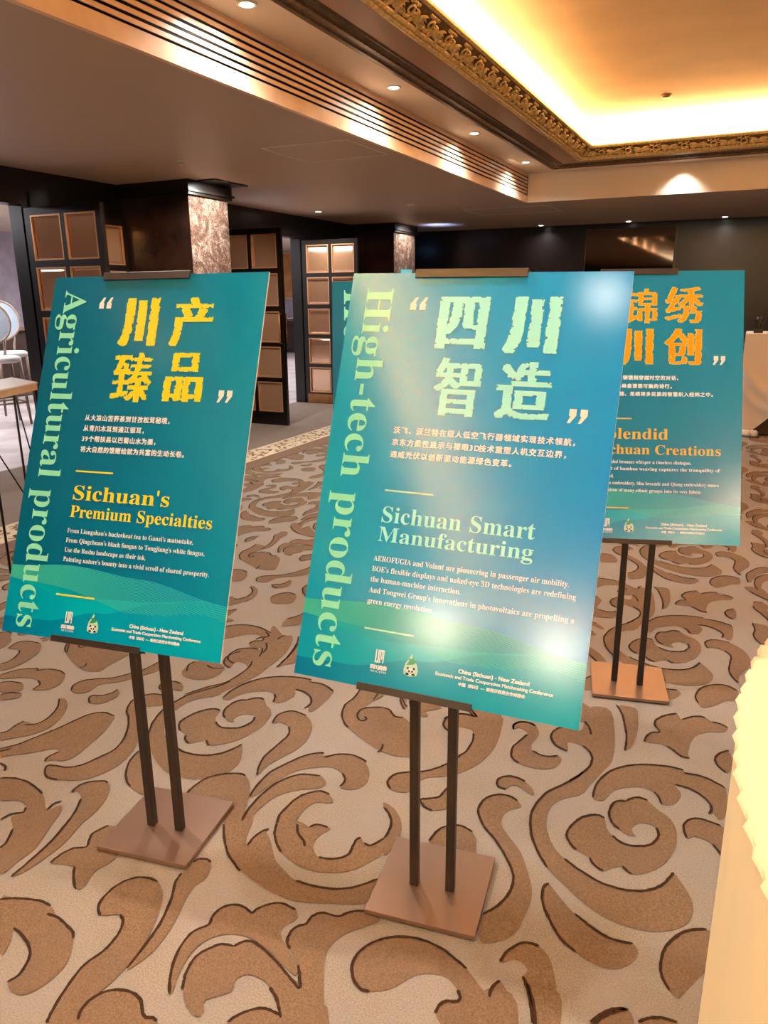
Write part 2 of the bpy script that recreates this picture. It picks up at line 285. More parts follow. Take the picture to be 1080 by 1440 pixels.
CARPET_NEAR = [
(0,[-284,2052,-288,2105,-277,2166,-247,2228,-202,2271,-154,2296,-99,2312,-49,2314]),
(0,[-47,2295,-5,2302,33,2293,74,2269]),
(0,[-66,2222,-26,2220,12,2198,37,2167,42,2136,36,2116]),
(0,[-121,2157,-106,2139,-94,2106]),
(0,[-191,2076,-178,2096,-158,2110,-134,2107]),
(0,[-191,2076,-216,2064,-227,2036,-228,1998,-219,1971,-206,1951,-189,1939]),
(0,[-203,1903,-183,1888,-158,1882,-130,1891,-107,1904,-93,1927,-86,1955,-89,1975,-96,1988]),
(0,[-320,1881,-311,1915,-296,1946,-274,1968,-252,1976,-236,1969]),
(0,[-320,1881,-320,1851,-308,1828,-295,1813,-283,1805]),
(0,[-244,1788,-232,1769,-215,1757,-203,1754]),
(0,[-159,1792,-145,1779,-133,1773]),
(0,[-183,2428,-180,2463,-166,2498,-142,2514,-163,2554,-159,2597,-132,2639,-99,2665]),
(0,[-79,2629,-52,2661,-23,2679,-4,2677]),
(0,[17,2656,45,2656,71,2639]),
(0,[-111,2433,-86,2413,-61,2390,-36,2390]),
(0,[-35,2777,-47,2819,-41,2875,-18,2922,20,2955,60,2961,93,2936]),
(0,[-309,2637,-282,2588,-262,2522,-245,2452,-237,2394,-235,2347]),
(0,[-367,2316,-345,2297,-327,2264,-323,2215,-339,2159,-367,2101]),
(0,[74,2354,51,2381,40,2415,48,2453,69,2481,79,2487]),
(0,[-392,2474,-369,2440,-354,2396]),
(1,[-284,2052,-288,2105,-277,2166,-247,2228,-202,2271,-154,2296,-99,2312,-49,2314,-47,2295,-5,2302,33,2293,77,2267,81,2132,65,2102,52,2118,42,2141,37,2167,12,2198,-26,2220,-66,2222,-50,2194,-45,2167,-64,2115,-94,2106,-106,2139,-121,2157,-155,2166,-196,2147,-234,2110,-252,2053,-272,2043]),
(1,[-320,1881,-311,1915,-296,1946,-274,1968,-252,1976,-234,1964,-223,1930,-203,1903,-183,1888,-158,1882,-130,1891,-107,1904,-93,1927,-86,1955,-89,1975,-96,1992,-118,1997,-142,1989,-157,1965,-154,1943,-144,1928,-169,1925,-189,1939,-206,1951,-219,1971,-228,1998,-227,2036,-216,2064,-191,2076,-178,2096,-158,2110,-131,2104,-101,2075,-69,2054,-45,2012,-37,1949,-44,1898,-62,1843,-94,1799,-120,1778,-133,1777,-159,1791,-180,1777,-201,1755,-220,1759,-244,1788,-267,1799,-289,1808,-308,1828,-320,1851]),
(1,[-183,2428,-180,2463,-166,2498,-142,2514,-163,2554,-159,2597,-132,2639,-99,2665,-81,2632,-52,2661,-23,2679,-1,2675,22,2652,46,2652,71,2639,59,2604,13,2583,-26,2540,-40,2484,-43,2417,-36,2390,-61,2390,-86,2413,-111,2433,-147,2435]),
(1,[-304,2635,-282,2588,-262,2522,-245,2452,-237,2394,-235,2347,-217,2379,-211,2468,-221,2568,-240,2643]),
(1,[-401,2555,-372,2597,-316,2580,-277,2413,-264,2276,-281,2191,-306,2107,-316,2062,-338,2160,-323,2215,-327,2264,-345,2297,-367,2316,-403,2324,-417,2311,-407,2266,-452,2283,-478,2327,-475,2372,-454,2408,-394,2407,-392,2474]),
(1,[-35,2773,-47,2819,-41,2875,-18,2922,20,2955,60,2961,96,2938,95,2854,57,2837,22,2784,-14,2749]),
(1,[74,2354,51,2381,40,2415,48,2453,69,2481,87,2460,89,2383]),
(0,[-306,1756,-266,1733,-204,1709,-157,1706,-122,1714,-92,1728,-64,1755,-45,1791,-34,1824]),
(1,[-337,2170,-351,2127,-385,2070,-418,2015,-432,1950,-432,1886,-409,1810,-372,1746,-339,1704,-284,1660,-224,1619,-157,1593,-80,1594,-24,1620,14,1665,22,1720,6,1766,-34,1824,-45,1791,-64,1755,-92,1728,-122,1714,-157,1706,-204,1709,-266,1733,-306,1756,-342,1791,-375,1851,-390,1914,-385,1972,-357,2018,-316,2062]),
(0,[-322,1649,-331,1628,-321,1581,-291,1531,-254,1487,-214,1462]),
(0,[-240,1576,-203,1556,-170,1541,-135,1536,-98,1543]),
(1,[-322,1649,-331,1628,-321,1581,-291,1531,-254,1487,-214,1462,-166,1448,-126,1453,-98,1480,-83,1520,-98,1543,-135,1536,-170,1541,-203,1556,-240,1576,-288,1617]),
(0,[-8,1448,-26,1476,-33,1510,-30,1556,-14,1598,16,1639,55,1661]),
(1,[-8,1448,-26,1476,-33,1510,-30,1556,-14,1598,16,1639,55,1661,80,1642,76,1571,45,1503,25,1463,12,1437]),
(0,[-150,1298,-135,1323,-113,1348,-87,1361]),
(0,[-59,1340,-43,1357,-19,1370,14,1374]),
(1,[-150,1298,-135,1323,-113,1348,-87,1361,-72,1350,-70,1314,-136,1284]),
(1,[-59,1340,-43,1357,-19,1370,14,1374,23,1349,-52,1314]),
(0,[-365,1364,-360,1392,-346,1421,-325,1441,-295,1444]),
(0,[-307,1348,-291,1322,-273,1285,-259,1245]),
(1,[-365,1364,-360,1392,-346,1421,-325,1441,-295,1444,-264,1420,-239,1367,-218,1302,-212,1267,-208,1237,-246,1219,-259,1245,-273,1285,-291,1322,-307,1348,-302,1369,-323,1384,-344,1382,-356,1366]),
(0,[-350,1315,-360,1295,-360,1267]),
(1,[-350,1315,-321,1288,-307,1255,-326,1251,-360,1267,-360,1295]),
(0,[-633,1312,-603,1331,-570,1343,-534,1346,-495,1341,-458,1327,-427,1314]),
(0,[-427,1254,-416,1239,-419,1227,-439,1218,-450,1203,-451,1181]),
(0,[-601,1170,-618,1167,-643,1179,-666,1211,-669,1248,-657,1282,-633,1312]),
(1,[-633,1312,-603,1331,-570,1343,-534,1346,-495,1341,-458,1327,-427,1314,-376,1277,-346,1262,-308,1259,-296,1218,-339,1189,-411,1156,-451,1181,-450,1203,-439,1218,-419,1227,-416,1239,-427,1254,-460,1274,-498,1268,-529,1247,-550,1212,-573,1186,-601,1170,-618,1167,-643,1179,-666,1211,-669,1248,-657,1282]),
(0,[-486,1940,-515,1953,-548,1946,-574,1919,-583,1876,-575,1838,-544,1791,-499,1752,-458,1706,-425,1661,-408,1621,-405,1576,-418,1523,-444,1479]),
(1,[-486,1940,-515,1953,-548,1946,-574,1919,-583,1876,-575,1838,-544,1791,-499,1752,-458,1706,-425,1661,-408,1621,-405,1576,-418,1523,-444,1479,-426,1402,-393,1412,-359,1451,-350,1517,-352,1594,-381,1666,-419,1732,-457,1771,-496,1813,-507,1861,-492,1895,-469,1920]),
(0,[-535,1981,-560,1985,-571,2011,-563,2035,-538,2052,-508,2050,-491,2042]),
(1,[-535,1981,-560,1985,-571,2011,-563,2035,-538,2052,-501,2048,-465,2023,-448,1991,-468,1992,-503,2011,-525,2006]),
(0,[-608,2318,-614,2348,-598,2375,-567,2383,-544,2371]),
(0,[-554,2307,-569,2248,-578,2213,-572,2169,-559,2146,-536,2131]),
(0,[-513,2217,-482,2204,-452,2209,-430,2225]),
(1,[-608,2318,-614,2348,-598,2375,-567,2383,-535,2364,-519,2327,-522,2288,-525,2250,-513,2217,-482,2204,-452,2209,-429,2225,-412,2203,-427,2151,-468,2127,-510,2124,-536,2131,-559,2146,-572,2169,-578,2213,-569,2248,-554,2307,-572,2328,-594,2337]),
(0,[-454,2408,-475,2372,-477,2327,-451,2283,-407,2262]),
(0,[-337,2171,-351,2127,-385,2070,-417,2015,-432,1951,-432,1886,-409,1810,-372,1746,-339,1704]),
(0,[-810,2213,-839,2239,-846,2282,-834,2315,-802,2344,-752,2342]),
(0,[-726,2235,-713,2188,-712,2128,-724,2088,-741,2040,-766,1996,-801,1958,-843,1935,-876,1907,-881,1863,-857,1833]),
(0,[-798,2384,-775,2370,-748,2341]),
(1,[-826,2433,-680,2399,-645,2295,-635,2187,-648,2089,-680,2019,-723,1967,-783,1929,-799,1850,-828,1830,-857,1833,-880,1858,-876,1907,-843,1935,-801,1958,-766,1996,-741,2040,-724,2088,-712,2128,-713,2188,-726,2235,-751,2259,-783,2251,-798,2218,-810,2213,-839,2239,-846,2282,-834,2315,-802,2344,-752,2342,-786,2379]),
(1,[-1226,2365,-1216,2284,-1223,2222,-1203,2159,-1174,2117,-1139,2087,-1072,2048,-991,2012,-931,1999,-894,2007,-871,2038,-938,2186,-990,2230,-1020,2223,-1057,2256,-1081,2259,-1133,2241,-1152,2205,-1141,2290,-1146,2348]),
(0,[-1081,2259,-1057,2256,-1020,2223,-990,2230]),
(0,[-1226,2365,-1216,2283,-1222,2221,-1203,2159,-1174,2117,-1139,2086]),
(0,[-1083,2263,-1132,2240,-1154,2209,-1146,2171,-1127,2149,-1112,2148,-1106,2164,-1119,2176]),
(0,[-983,2044,-974,2012,-980,1995]),
(0,[-1057,2366,-1034,2331,-1006,2300]),
(0,[-746,1811,-753,1827,-724,1845,-707,1862,-703,1889,-698,1916]),
(0,[-746,1811,-726,1797,-704,1793]),
(1,[-753,1827,-724,1845,-707,1862,-703,1889,-698,1916,-678,1895,-664,1825,-704,1793,-726,1797,-746,1811]),
(0,[-662,1667,-658,1708,-643,1741,-612,1763,-583,1760,-564,1752]),
(1,[-662,1667,-658,1708,-643,1741,-612,1763,-583,1760,-555,1743,-538,1709,-529,1650,-610,1613]),
(0,[-838,1745,-809,1722,-787,1687,-780,1647,-781,1626]),
(1,[-849,1768,-804,1751,-764,1707,-744,1656,-741,1600,-752,1563,-781,1626,-780,1647,-787,1687,-809,1722,-836,1741]),
(0,[-1088,1552,-1101,1586,-1101,1632,-1094,1683,-1069,1719,-1046,1735,-1015,1731]),
(1,[-1086,1539,-1101,1586,-1101,1632,-1094,1683,-1069,1719,-1042,1739,-998,1718,-992,1696,-1030,1684,-1047,1648,-1045,1594,-1029,1557]),
(0,[-1088,1552,-1078,1526,-1066,1506,-1039,1477,-1013,1457]),
(0,[-1033,1573,-1010,1540,-980,1521,-966,1503]),
(0,[-995,1577,-979,1597,-946,1597]),
(0,[-910,1483,-882,1488,-856,1504,-841,1529,-845,1558,-848,1586,-841,1600]),
(0,[-823,1584,-801,1583,-781,1625]),
(1,[-1091,1546,-1067,1505,-1039,1477,-1013,1457,-953,1434,-894,1432,-848,1448,-807,1475,-777,1523,-757,1575,-781,1625,-801,1583,-823,1584,-841,1600,-848,1586,-845,1558,-841,1529,-856,1504,-882,1488,-910,1483,-935,1501,-950,1526,-951,1559,-938,1599,-979,1597,-996,1579,-1022,1586,-1046,1584,-1075,1571]),
(0,[-1226,1484,-1181,1428,-1141,1390,-1102,1366,-1072,1350]),
(0,[-921,1383,-868,1386,-811,1401,-768,1430,-729,1477]),
(0,[-1112,1440,-1115,1471,-1109,1503,-1096,1522]),
(1,[-1226,1484,-1181,1428,-1141,1390,-1102,1366,-1051,1345,-987,1328,-927,1321,-875,1325,-796,1355,-721,1390,-727,1434,-729,1477,-768,1430,-811,1401,-868,1386,-921,1383,-967,1402,-1012,1426,-1053,1471,-1097,1509,-1112,1493,-1112,1440,-1138,1473,-1167,1546,-1221,1558,-1251,1535]),
(0,[-1232,1620,-1242,1675,-1243,1748,-1224,1805,-1194,1870,-1159,1907,-1139,1915]),
(0,[-1126,1893,-1094,1928,-1054,1944,-1017,1940,-987,1929]),
(0,[-1029,1841,-1005,1815,-1005,1779]),
(1,[-1232,1620,-1242,1675,-1243,1748,-1224,1805,-1194,1870,-1159,1907,-1133,1904,-1094,1928,-1054,1944,-1009,1938,-958,1889,-939,1824,-963,1783,-1001,1776,-1004,1810,-1029,1841,-1075,1857,-1119,1837,-1165,1800,-1190,1751,-1208,1685,-1219,1631]),
(0,[-1187,1519,-1201,1576,-1203,1647,-1193,1713,-1168,1761,-1137,1788,-1087,1801]),
(1,[-1187,1519,-1201,1576,-1203,1647,-1193,1713,-1168,1761,-1137,1788,-1087,1801,-1051,1773,-1063,1742,-1102,1719,-1144,1680,-1166,1631,-1172,1572,-1172,1526,-1180,1509]),
(0,[-1416,1553,-1418,1599,-1405,1647,-1369,1684,-1326,1704,-1303,1701]),
(1,[-1420,1558,-1418,1599,-1405,1647,-1369,1684,-1321,1707,-1274,1681,-1232,1620,-1187,1519,-1136,1465,-1190,1440,-1224,1485,-1251,1544,-1343,1540]),
(0,[-1818,2032,-1776,2114,-1733,2174,-1721,2255,-1724,2323,-1742,2369]),
(0,[-1802,2323,-1844,2341,-1868,2387,-1861,2438,-1825,2468,-1781,2474]),
(0,[-1788,2541,-1759,2504,-1743,2453]),
(0,[-1850,2554,-1843,2578,-1814,2602,-1853,2637]),
(1,[-1818,2032,-1776,2114,-1733,2174,-1721,2255,-1724,2323,-1742,2369,-1776,2372,-1805,2359,-1802,2323,-1844,2341,-1868,2387,-1861,2438,-1825,2468,-1781,2474,-1740,2454,-1769,2519,-1814,2602,-1861,2711,-1768,2644,-1716,2646,-1665,2527,-1652,2419,-1655,2328,-1669,2220,-1715,2126,-1766,2033,-1786,1993]),
(0,[-1624,2404,-1630,2485,-1654,2592]),
(1,[-1624,2404,-1630,2485,-1654,2592,-1611,2591,-1574,2454,-1591,2410]),
(0,[-1399,2000,-1411,2049,-1396,2087,-1366,2102,-1314,2094]),
(0,[-1332,2004,-1306,1958,-1307,1889,-1308,1812,-1292,1758,-1273,1721]),
(1,[-1399,2000,-1411,2049,-1396,2087,-1350,2102,-1307,2090,-1261,2044,-1234,1972,-1233,1899,-1255,1831,-1271,1779,-1271,1722,-1292,1758,-1308,1812,-1307,1889,-1306,1958,-1323,1996,-1354,2014,-1381,2015]),
(0,[-1933,2184,-1963,2232,-1957,2271]),
(0,[-1893,2264,-1855,2251,-1810,2271]),
(1,[-1933,2184,-1963,2232,-1957,2271,-1862,2296,-1810,2271,-1807,2224,-1842,2174,-1892,2168]),
(0,[-2240,1871,-2265,1907,-2260,1950,-2218,1986,-2170,2016,-2127,2079,-2104,2123,-2093,2210]),
(1,[-2240,1871,-2265,1907,-2260,1950,-2218,1986,-2170,2016,-2127,2079,-2104,2123,-2093,2210,-2049,2193,-2052,2130,-2079,2075,-2120,2006,-2177,1955,-2172,1894,-2203,1867]),
(0,[-2102,1834,-2128,1852,-2136,1876,-2099,1896,-2082,1927,-2081,1954]),
(1,[-2102,1834,-2128,1852,-2136,1876,-2099,1896,-2082,1927,-2081,1954,-2049,1926,-2047,1882,-2065,1844]),
(0,[-2149,1480,-2115,1525,-2095,1584,-2074,1645,-2058,1713,-2043,1768,-2006,1803,-1950,1800]),
(0,[-1951,1553,-1961,1513,-1950,1491]),
(1,[-2149,1480,-2115,1525,-2095,1584,-2074,1645,-2058,1713,-2043,1768,-2006,1803,-1950,1800,-1927,1759,-1903,1691,-1892,1621,-1882,1555,-1898,1516,-1932,1509,-1950,1491,-1961,1513,-1951,1553,-1989,1553,-2028,1511,-2082,1469,-2107,1446]),
(0,[-1834,1436,-1871,1432,-1904,1449,-1923,1477,-1900,1488,-1855,1499,-1823,1531,-1805,1584,-1792,1637,-1808,1697,-1852,1766,-1895,1814,-1929,1841,-1959,1885,-1969,1925,-1952,1966,-1926,1987,-1887,1993]),
(1,[-1834,1436,-1871,1432,-1904,1449,-1923,1477,-1900,1488,-1855,1499,-1823,1531,-1805,1584,-1792,1637,-1808,1697,-1852,1766,-1895,1814,-1929,1841,-1959,1885,-1969,1925,-1952,1966,-1888,1995,-1833,1942,-1887,1903,-1857,1832,-1775,1737,-1731,1659,-1715,1575,-1732,1512,-1765,1467]),
(0,[-1928,2021,-1946,2036,-1956,2064,-1928,2096,-1884,2092]),
(1,[-1933,2026,-1956,2064,-1928,2096,-1878,2091,-1848,2049,-1893,2044]),
(0,[-2234,1807,-2192,1764,-2162,1699,-2164,1644,-2198,1622]),
(0,[-2222,1638,-2225,1609,-2219,1566,-2233,1547]),
(1,[-2234,1807,-2209,1815,-2160,1778,-2120,1711,-2103,1639,-2128,1582,-2173,1536,-2192,1515,-2233,1547,-2219,1566,-2225,1609,-2222,1638,-2164,1644,-2162,1699,-2192,1764]),
(0,[-2603,1844,-2575,1909,-2513,1947,-2496,1937,-2468,1963,-2416,1973,-2369,1960]),
(0,[-2425,1875,-2392,1857,-2382,1814]),
(1,[-2603,1844,-2575,1909,-2513,1947,-2468,1963,-2416,1973,-2367,1961,-2326,1904,-2327,1847,-2382,1814,-2392,1857,-2425,1875,-2468,1881,-2529,1853,-2577,1823]),
(0,[-2550,1802,-2516,1825,-2463,1833]),
(1,[-2550,1802,-2516,1825,-2456,1831,-2420,1788,-2486,1750]),
(0,[-2464,1733,-2441,1763,-2399,1775]),
(1,[-2464,1733,-2441,1763,-2399,1775,-2382,1748,-2431,1706]),
(0,[-2782,2030,-2796,2084,-2767,2118,-2696,2123]),
(0,[-2685,1910,-2674,1955,-2697,2010,-2721,2038]),
(1,[-2782,2030,-2796,2084,-2767,2118,-2694,2124,-2635,2067,-2610,1993,-2610,1920,-2638,1872,-2685,1910,-2674,1955,-2693,2012,-2734,2042]),
(0,[-2518,2110,-2557,2152,-2579,2182]),
(0,[-2363,2069,-2348,2044,-2359,2025]),
(1,[-2518,2110,-2579,2182,-2289,2224,-2263,2123,-2276,2054,-2326,2023,-2362,2028,-2363,2069,-2437,2100]),
(0,[-1711,1668,-1698,1611,-1662,1555,-1624,1520,-1600,1508]),
(1,[-1711,1668,-1698,1611,-1662,1555,-1615,1514,-1565,1496,-1539,1508,-1677,1661]),
(0,[-1744,1409,-1747,1443,-1730,1471,-1696,1492,-1676,1491]),
(0,[-1692,1398,-1661,1346,-1643,1296,-1624,1232,-1615,1167,-1610,1116,-1609,1081]),
(1,[-1744,1409,-1747,1443,-1730,1471,-1696,1492,-1660,1483,-1627,1438,-1607,1380,-1601,1311,-1585,1242,-1583,1170,-1592,1106,-1609,1081,-1610,1116,-1615,1167,-1624,1232,-1640,1293,-1661,1346,-1692,1398,-1731,1420]),
(0,[-2006,1365,-1963,1385,-1910,1388,-1857,1377,-1818,1365]),
(0,[-1736,1364,-1748,1344,-1744,1316]),
(0,[-1811,1298,-1799,1278,-1825,1257,-1831,1227]),
(1,[-2006,1365,-1963,1385,-1910,1388,-1857,1377,-1802,1357,-1745,1317,-1724,1350,-1696,1321,-1679,1275,-1642,1191,-1640,1129,-1644,1074,-1729,1143,-1736,1172,-1764,1214,-1814,1248,-1799,1278,-1811,1301,-1859,1312,-1914,1291]),
(0,[-1764,1214,-1736,1172,-1729,1143]),
(0,[-2077,1422,-2046,1417,-2027,1399]),
(0,[-1556,1160,-1555,1195,-1543,1228,-1515,1248,-1539,1288,-1535,1315,-1525,1341]),
(0,[-1485,1177,-1456,1147,-1421,1120]),
(1,[-1556,1160,-1555,1195,-1543,1228,-1515,1248,-1539,1288,-1525,1341,-1441,1333,-1409,1243,-1423,1191,-1410,1146,-1410,1122,-1433,1128,-1466,1156,-1482,1175,-1522,1171]),
(0,[-1567,1013,-1536,1031,-1495,1046,-1463,1053,-1432,1051]),
(0,[-1420,1029,-1389,1032,-1350,1024,-1316,1013,-1303,1001]),
(0,[-1458,964,-1414,955,-1369,935,-1345,907,-1335,874,-1342,851]),
(1,[-1567,1013,-1536,1031,-1495,1046,-1432,1051,-1389,1032,-1350,1024,-1311,1009,-1264,950,-1259,893,-1276,849,-1308,837,-1340,851,-1335,874,-1345,907,-1369,935,-1414,955,-1458,964,-1430,930,-1424,898]),
(0,[-1296,1081,-1319,1096,-1333,1127,-1333,1171,-1313,1210,-1279,1228,-1245,1228]),
(0,[-1253,1104,-1231,1089,-1214,1054,-1210,1003,-1221,959,-1214,909,-1203,868,-1187,827,-1180,817]),
(1,[-1298,1080,-1319,1096,-1333,1127,-1333,1171,-1313,1210,-1279,1228,-1242,1228,-1199,1195,-1172,1148,-1142,1075,-1130,996,-1132,936,-1145,880,-1123,843,-1180,817,-1187,827,-1203,868,-1214,909,-1221,959,-1210,1003,-1214,1054,-1231,1089,-1255,1103]),
(0,[-1209,1279,-1200,1243,-1175,1199,-1148,1134,-1134,1067,-1126,991]),
(0,[-1206,1325,-1200,1340,-1181,1348,-1164,1344]),
(1,[-1209,1279,-1206,1325,-1181,1348,-1159,1339,-1139,1293,-1148,1253,-1137,1203,-1112,1125,-1104,1052,-1114,1008,-1124,990,-1134,1067,-1148,1134,-1175,1199,-1200,1243]),
(0,[-1127,850,-1139,869,-1139,900,-1126,924,-1103,940,-1069,948,-1038,940,-1008,915,-987,920,-974,917]),
(1,[-1121,844,-1139,869,-1139,900,-1126,924,-1103,940,-1069,948,-1038,940,-1008,915,-973,915,-951,896,-1100,826]),
(0,[-994,980,-1024,1018,-1050,1072,-1058,1120,-1053,1144,-1035,1170,-1043,1195,-1039,1226,-1017,1249,-991,1252,-960,1243]),
(0,[-960,1243,-955,1264,-934,1290,-909,1302,-869,1298]),
(0,[-976,1001,-989,1024,-997,1041,-1004,1082,-991,1113,-971,1136,-942,1143]),
(0,[-942,1143,-929,1165,-908,1172,-872,1165,-825,1148,-784,1129,-744,1111,-758,1136,-778,1162]),
(1,[-994,980,-1024,1018,-1050,1072,-1058,1120,-1053,1144,-1035,1170,-1043,1195,-1039,1226,-1017,1249,-960,1243,-955,1264,-934,1290,-909,1302,-865,1296,-852,1271,-867,1245,-861,1218,-822,1189,-781,1163,-769,1136,-811,1149,-858,1166,-907,1178,-948,1177,-988,1159,-1015,1123,-1019,1075,-1006,1021,-992,991]),
(0,[-819,1193,-835,1206,-843,1232,-838,1256,-822,1272,-821,1298,-802,1319,-764,1324,-742,1350,-710,1368]),
(1,[-819,1193,-835,1206,-843,1232,-838,1256,-822,1272,-821,1298,-802,1319,-764,1324,-710,1368,-664,1358,-695,1319,-725,1281,-738,1233,-726,1189,-694,1130,-654,1052,-724,1019,-745,1038,-766,1056,-806,1088,-841,1097,-872,1091,-884,1067,-875,1041,-913,1000,-900,980,-903,962,-930,966,-964,989,-983,1018,-997,1041,-1004,1082,-991,1113,-971,1136,-942,1143,-929,1165,-908,1172,-872,1165,-825,1148,-784,1129,-744,1111,-758,1136,-783,1167]),
(0,[-804,1086,-778,1071,-758,1051,-742,1034]),
(0,[-838,978,-825,1005,-797,1033,-773,1039,-749,1038]),
(1,[-837,976,-825,1005,-797,1033,-773,1039,-742,1034,-727,1018,-824,959]),
]
CARPET_TILE = [0, 1, 2, 3, 4, 5, 6, 7, 8, 9, 10, 11, 12, 13, 14, 15, 16, 17, 18, 19, 20, 21, 22, 23, 24, 25, 26, 27, 28, 29, 30, 31, 41, 43, 44, 45, 46, 47, 48, 49, 50, 51, 52, 53, 54, 55, 56, 57, 58, 59, 60, 61, 62, 63, 64, 65, 67, 68, 69, 70, 71, 72, 73, 74, 75, 76, 77, 78, 79, 80, 81, 82, 83, 84, 85, 86, 87, 88, 89, 90, 91, 101, 102, 103, 155, 156, 157, 160, 161, 162, 163, 164, 165, 166, 167, 168]
CARPET_EXTRA = [(25, -2, -1), (15, -2, -1), (21, -2, 0), (28, -2, 0), (31, -2, 0), (48, -2, 0), (4, -2, 0), (5, -2, 0), (6, -2, 0), (7, -2, 0), (8, -2, 0), (9, -2, 0), (10, -2, 0), (27, -2, 0), (29, -2, 0), (30, -2, 0), (47, -2, 0), (56, -2, 0), (54, -1, -1), (51, -1, -1), (52, -1, -1), (53, -1, -1), (20, -1, 0), (21, -1, 0), (28, -1, 0), (85, -1, 0), (164, -1, 0), (166, -1, 0), (0, -1, 0), (1, -1, 0), (2, -1, 0), (3, -1, 0), (4, -1, 0), (5, -1, 0), (6, -1, 0), (7, -1, 0), (8, -1, 0), (9, -1, 0), (10, -1, 0), (27, -1, 0), (56, -1, 0), (76, -1, 0), (82, -1, 0), (83, -1, 0), (84, -1, 0), (160, -1, 0), (161, -1, 0), (162, -1, 0), (163, -1, 0), (165, -1, 0), (167, -1, 0), (89, 1, 0), (91, 1, 0), (103, 1, 0), (86, 1, 0), (87, 1, 0), (88, 1, 0), (90, 1, 0), (101, 1, 0), (102, 1, 0), (157, 1, 1), (155, 1, 1), (156, 1, 1)]

# ------------------------------------------------------------------ floor with its woven scroll carpet
def smooth_closed(p, k=3):
    n = len(p); out = []
    for i in range(n):
        a, b, c, d = p[i - 1], p[i], p[(i + 1) % n], p[(i + 2) % n]
        for j in range(k):
            t = j / k
            out.append(tuple(0.5 * (2 * b[m] + (c[m] - a[m]) * t + (2 * a[m] - 5 * b[m] + 4 * c[m] - d[m]) * t * t + (3 * b[m] - a[m] - 3 * c[m] + d[m]) * t ** 3) for m in (0, 1)))
    return out
def smooth_open(p, k=4):
    q = [p[0]] + list(p) + [p[-1]]; out = []
    for i in range(1, len(q) - 2):
        a, b, c, d = q[i - 1], q[i], q[i + 1], q[i + 2]
        for j in range(k):
            t = j / k
            out.append(tuple(0.5 * (2 * b[m] + (c[m] - a[m]) * t + (2 * a[m] - 5 * b[m] + 4 * c[m] - d[m]) * t * t + (3 * b[m] - a[m] - 3 * c[m] + d[m]) * t ** 3) for m in (0, 1)))
    out.append(tuple(p[-1])); return out
def in_poly(x, y, P):
    r = False; j = len(P) - 1
    for i in range(len(P)):
        if (P[i][1] > y) != (P[j][1] > y) and x < (P[j][0] - P[i][0]) * (y - P[i][1]) / (P[j][1] - P[i][1]) + P[i][0]: r = not r
        j = i
    return r

fl = MB()
fl.add([(x, y, 0) for y in (YF, YB) for x in (XA, XR)], [(0, 1, 3, 2)], 0)
shapes = []
for isf, flat in CARPET_NEAR:
    pts = [(flat[i] / 1000.0, flat[i + 1] / 1000.0) for i in range(0, len(flat), 2)]
    shapes.append((isf, smooth_closed(pts) if isf else smooth_open(pts)))
tess = {}
def place(idx, ox, oy, lay):
    isf, pts = shapes[idx]
    if isf:
        if idx not in tess: tess[idx] = [tuple(t) for t in tessellate_polygon([[Vector((x, y, 0)) for x, y in pts]])]
        z = 0.0012 + 0.00001 * idx + lay
        tr = []
        for a, b, c in tess[idx]:
            A, B, C = pts[a], pts[b], pts[c]
            tr.append((a, b, c) if (B[0] - A[0]) * (C[1] - A[1]) - (B[1] - A[1]) * (C[0] - A[0]) > 0 else (a, c, b))
        fl.add([(x + ox, y + oy, z) for x, y in pts], tr, 1)
    else:
        n = len(pts); vs = []
        for i, (x, y) in enumerate(pts):
            x0, y0 = pts[max(i - 1, 0)]; x1, y1 = pts[min(i + 1, n - 1)]
            d = math.hypot(x1 - x0, y1 - y0) or 1
            tx, ty = (x1 - x0) / d, (y1 - y0) / d
            wd = 0.0036 * (1.0 if 0 < i < n - 1 else 0.5)
            for sg in (-1, 1):
                ww = wd * random.uniform(0.75, 1.25)
                vs.append((x - ty * ww * -sg + ox, y + tx * ww * -sg + oy, 0.0030 + lay))
        fl.add(vs, [(2 * i, 2 * i + 1, 2 * i + 3, 2 * i + 2) for i in range(n - 1)], 2)
NEAR_DOM = [(-1.526, 0.638), (-3.639, 1.907), (-2.992, 2.156), (-1.781, 2.252), (-1.55, 2.425), (-1.105, 2.311), (-0.418, 2.337), (-0.474, 2.599), (0.202, 3.089), (0.318, 1.495)]
for i in range(len(shapes)): place(i, 0, 0, 0)
for i, a, b in CARPET_EXTRA: place(i, a * 1.385 - b * 0.016, -a * 0.02 + b * 1.303, 0)
for a in range(-3, 4):
    for b in range(-2, 10):
        ox, oy = a * 1.385 - b * 0.016, -a * 0.02 + b * 1.303
        for idx in CARPET_TILE:
            pts = shapes[idx][1]
            mx = sum(p[0] for p in pts) / len(pts) + ox; my = sum(p[1] for p in pts) / len(pts) + oy
            if mx < -4.05 or mx > 2.6 or my < 0.2 or my > 12.7 or in_poly(mx, my, NEAR_DOM): continue
            place(idx, ox, oy, 0)
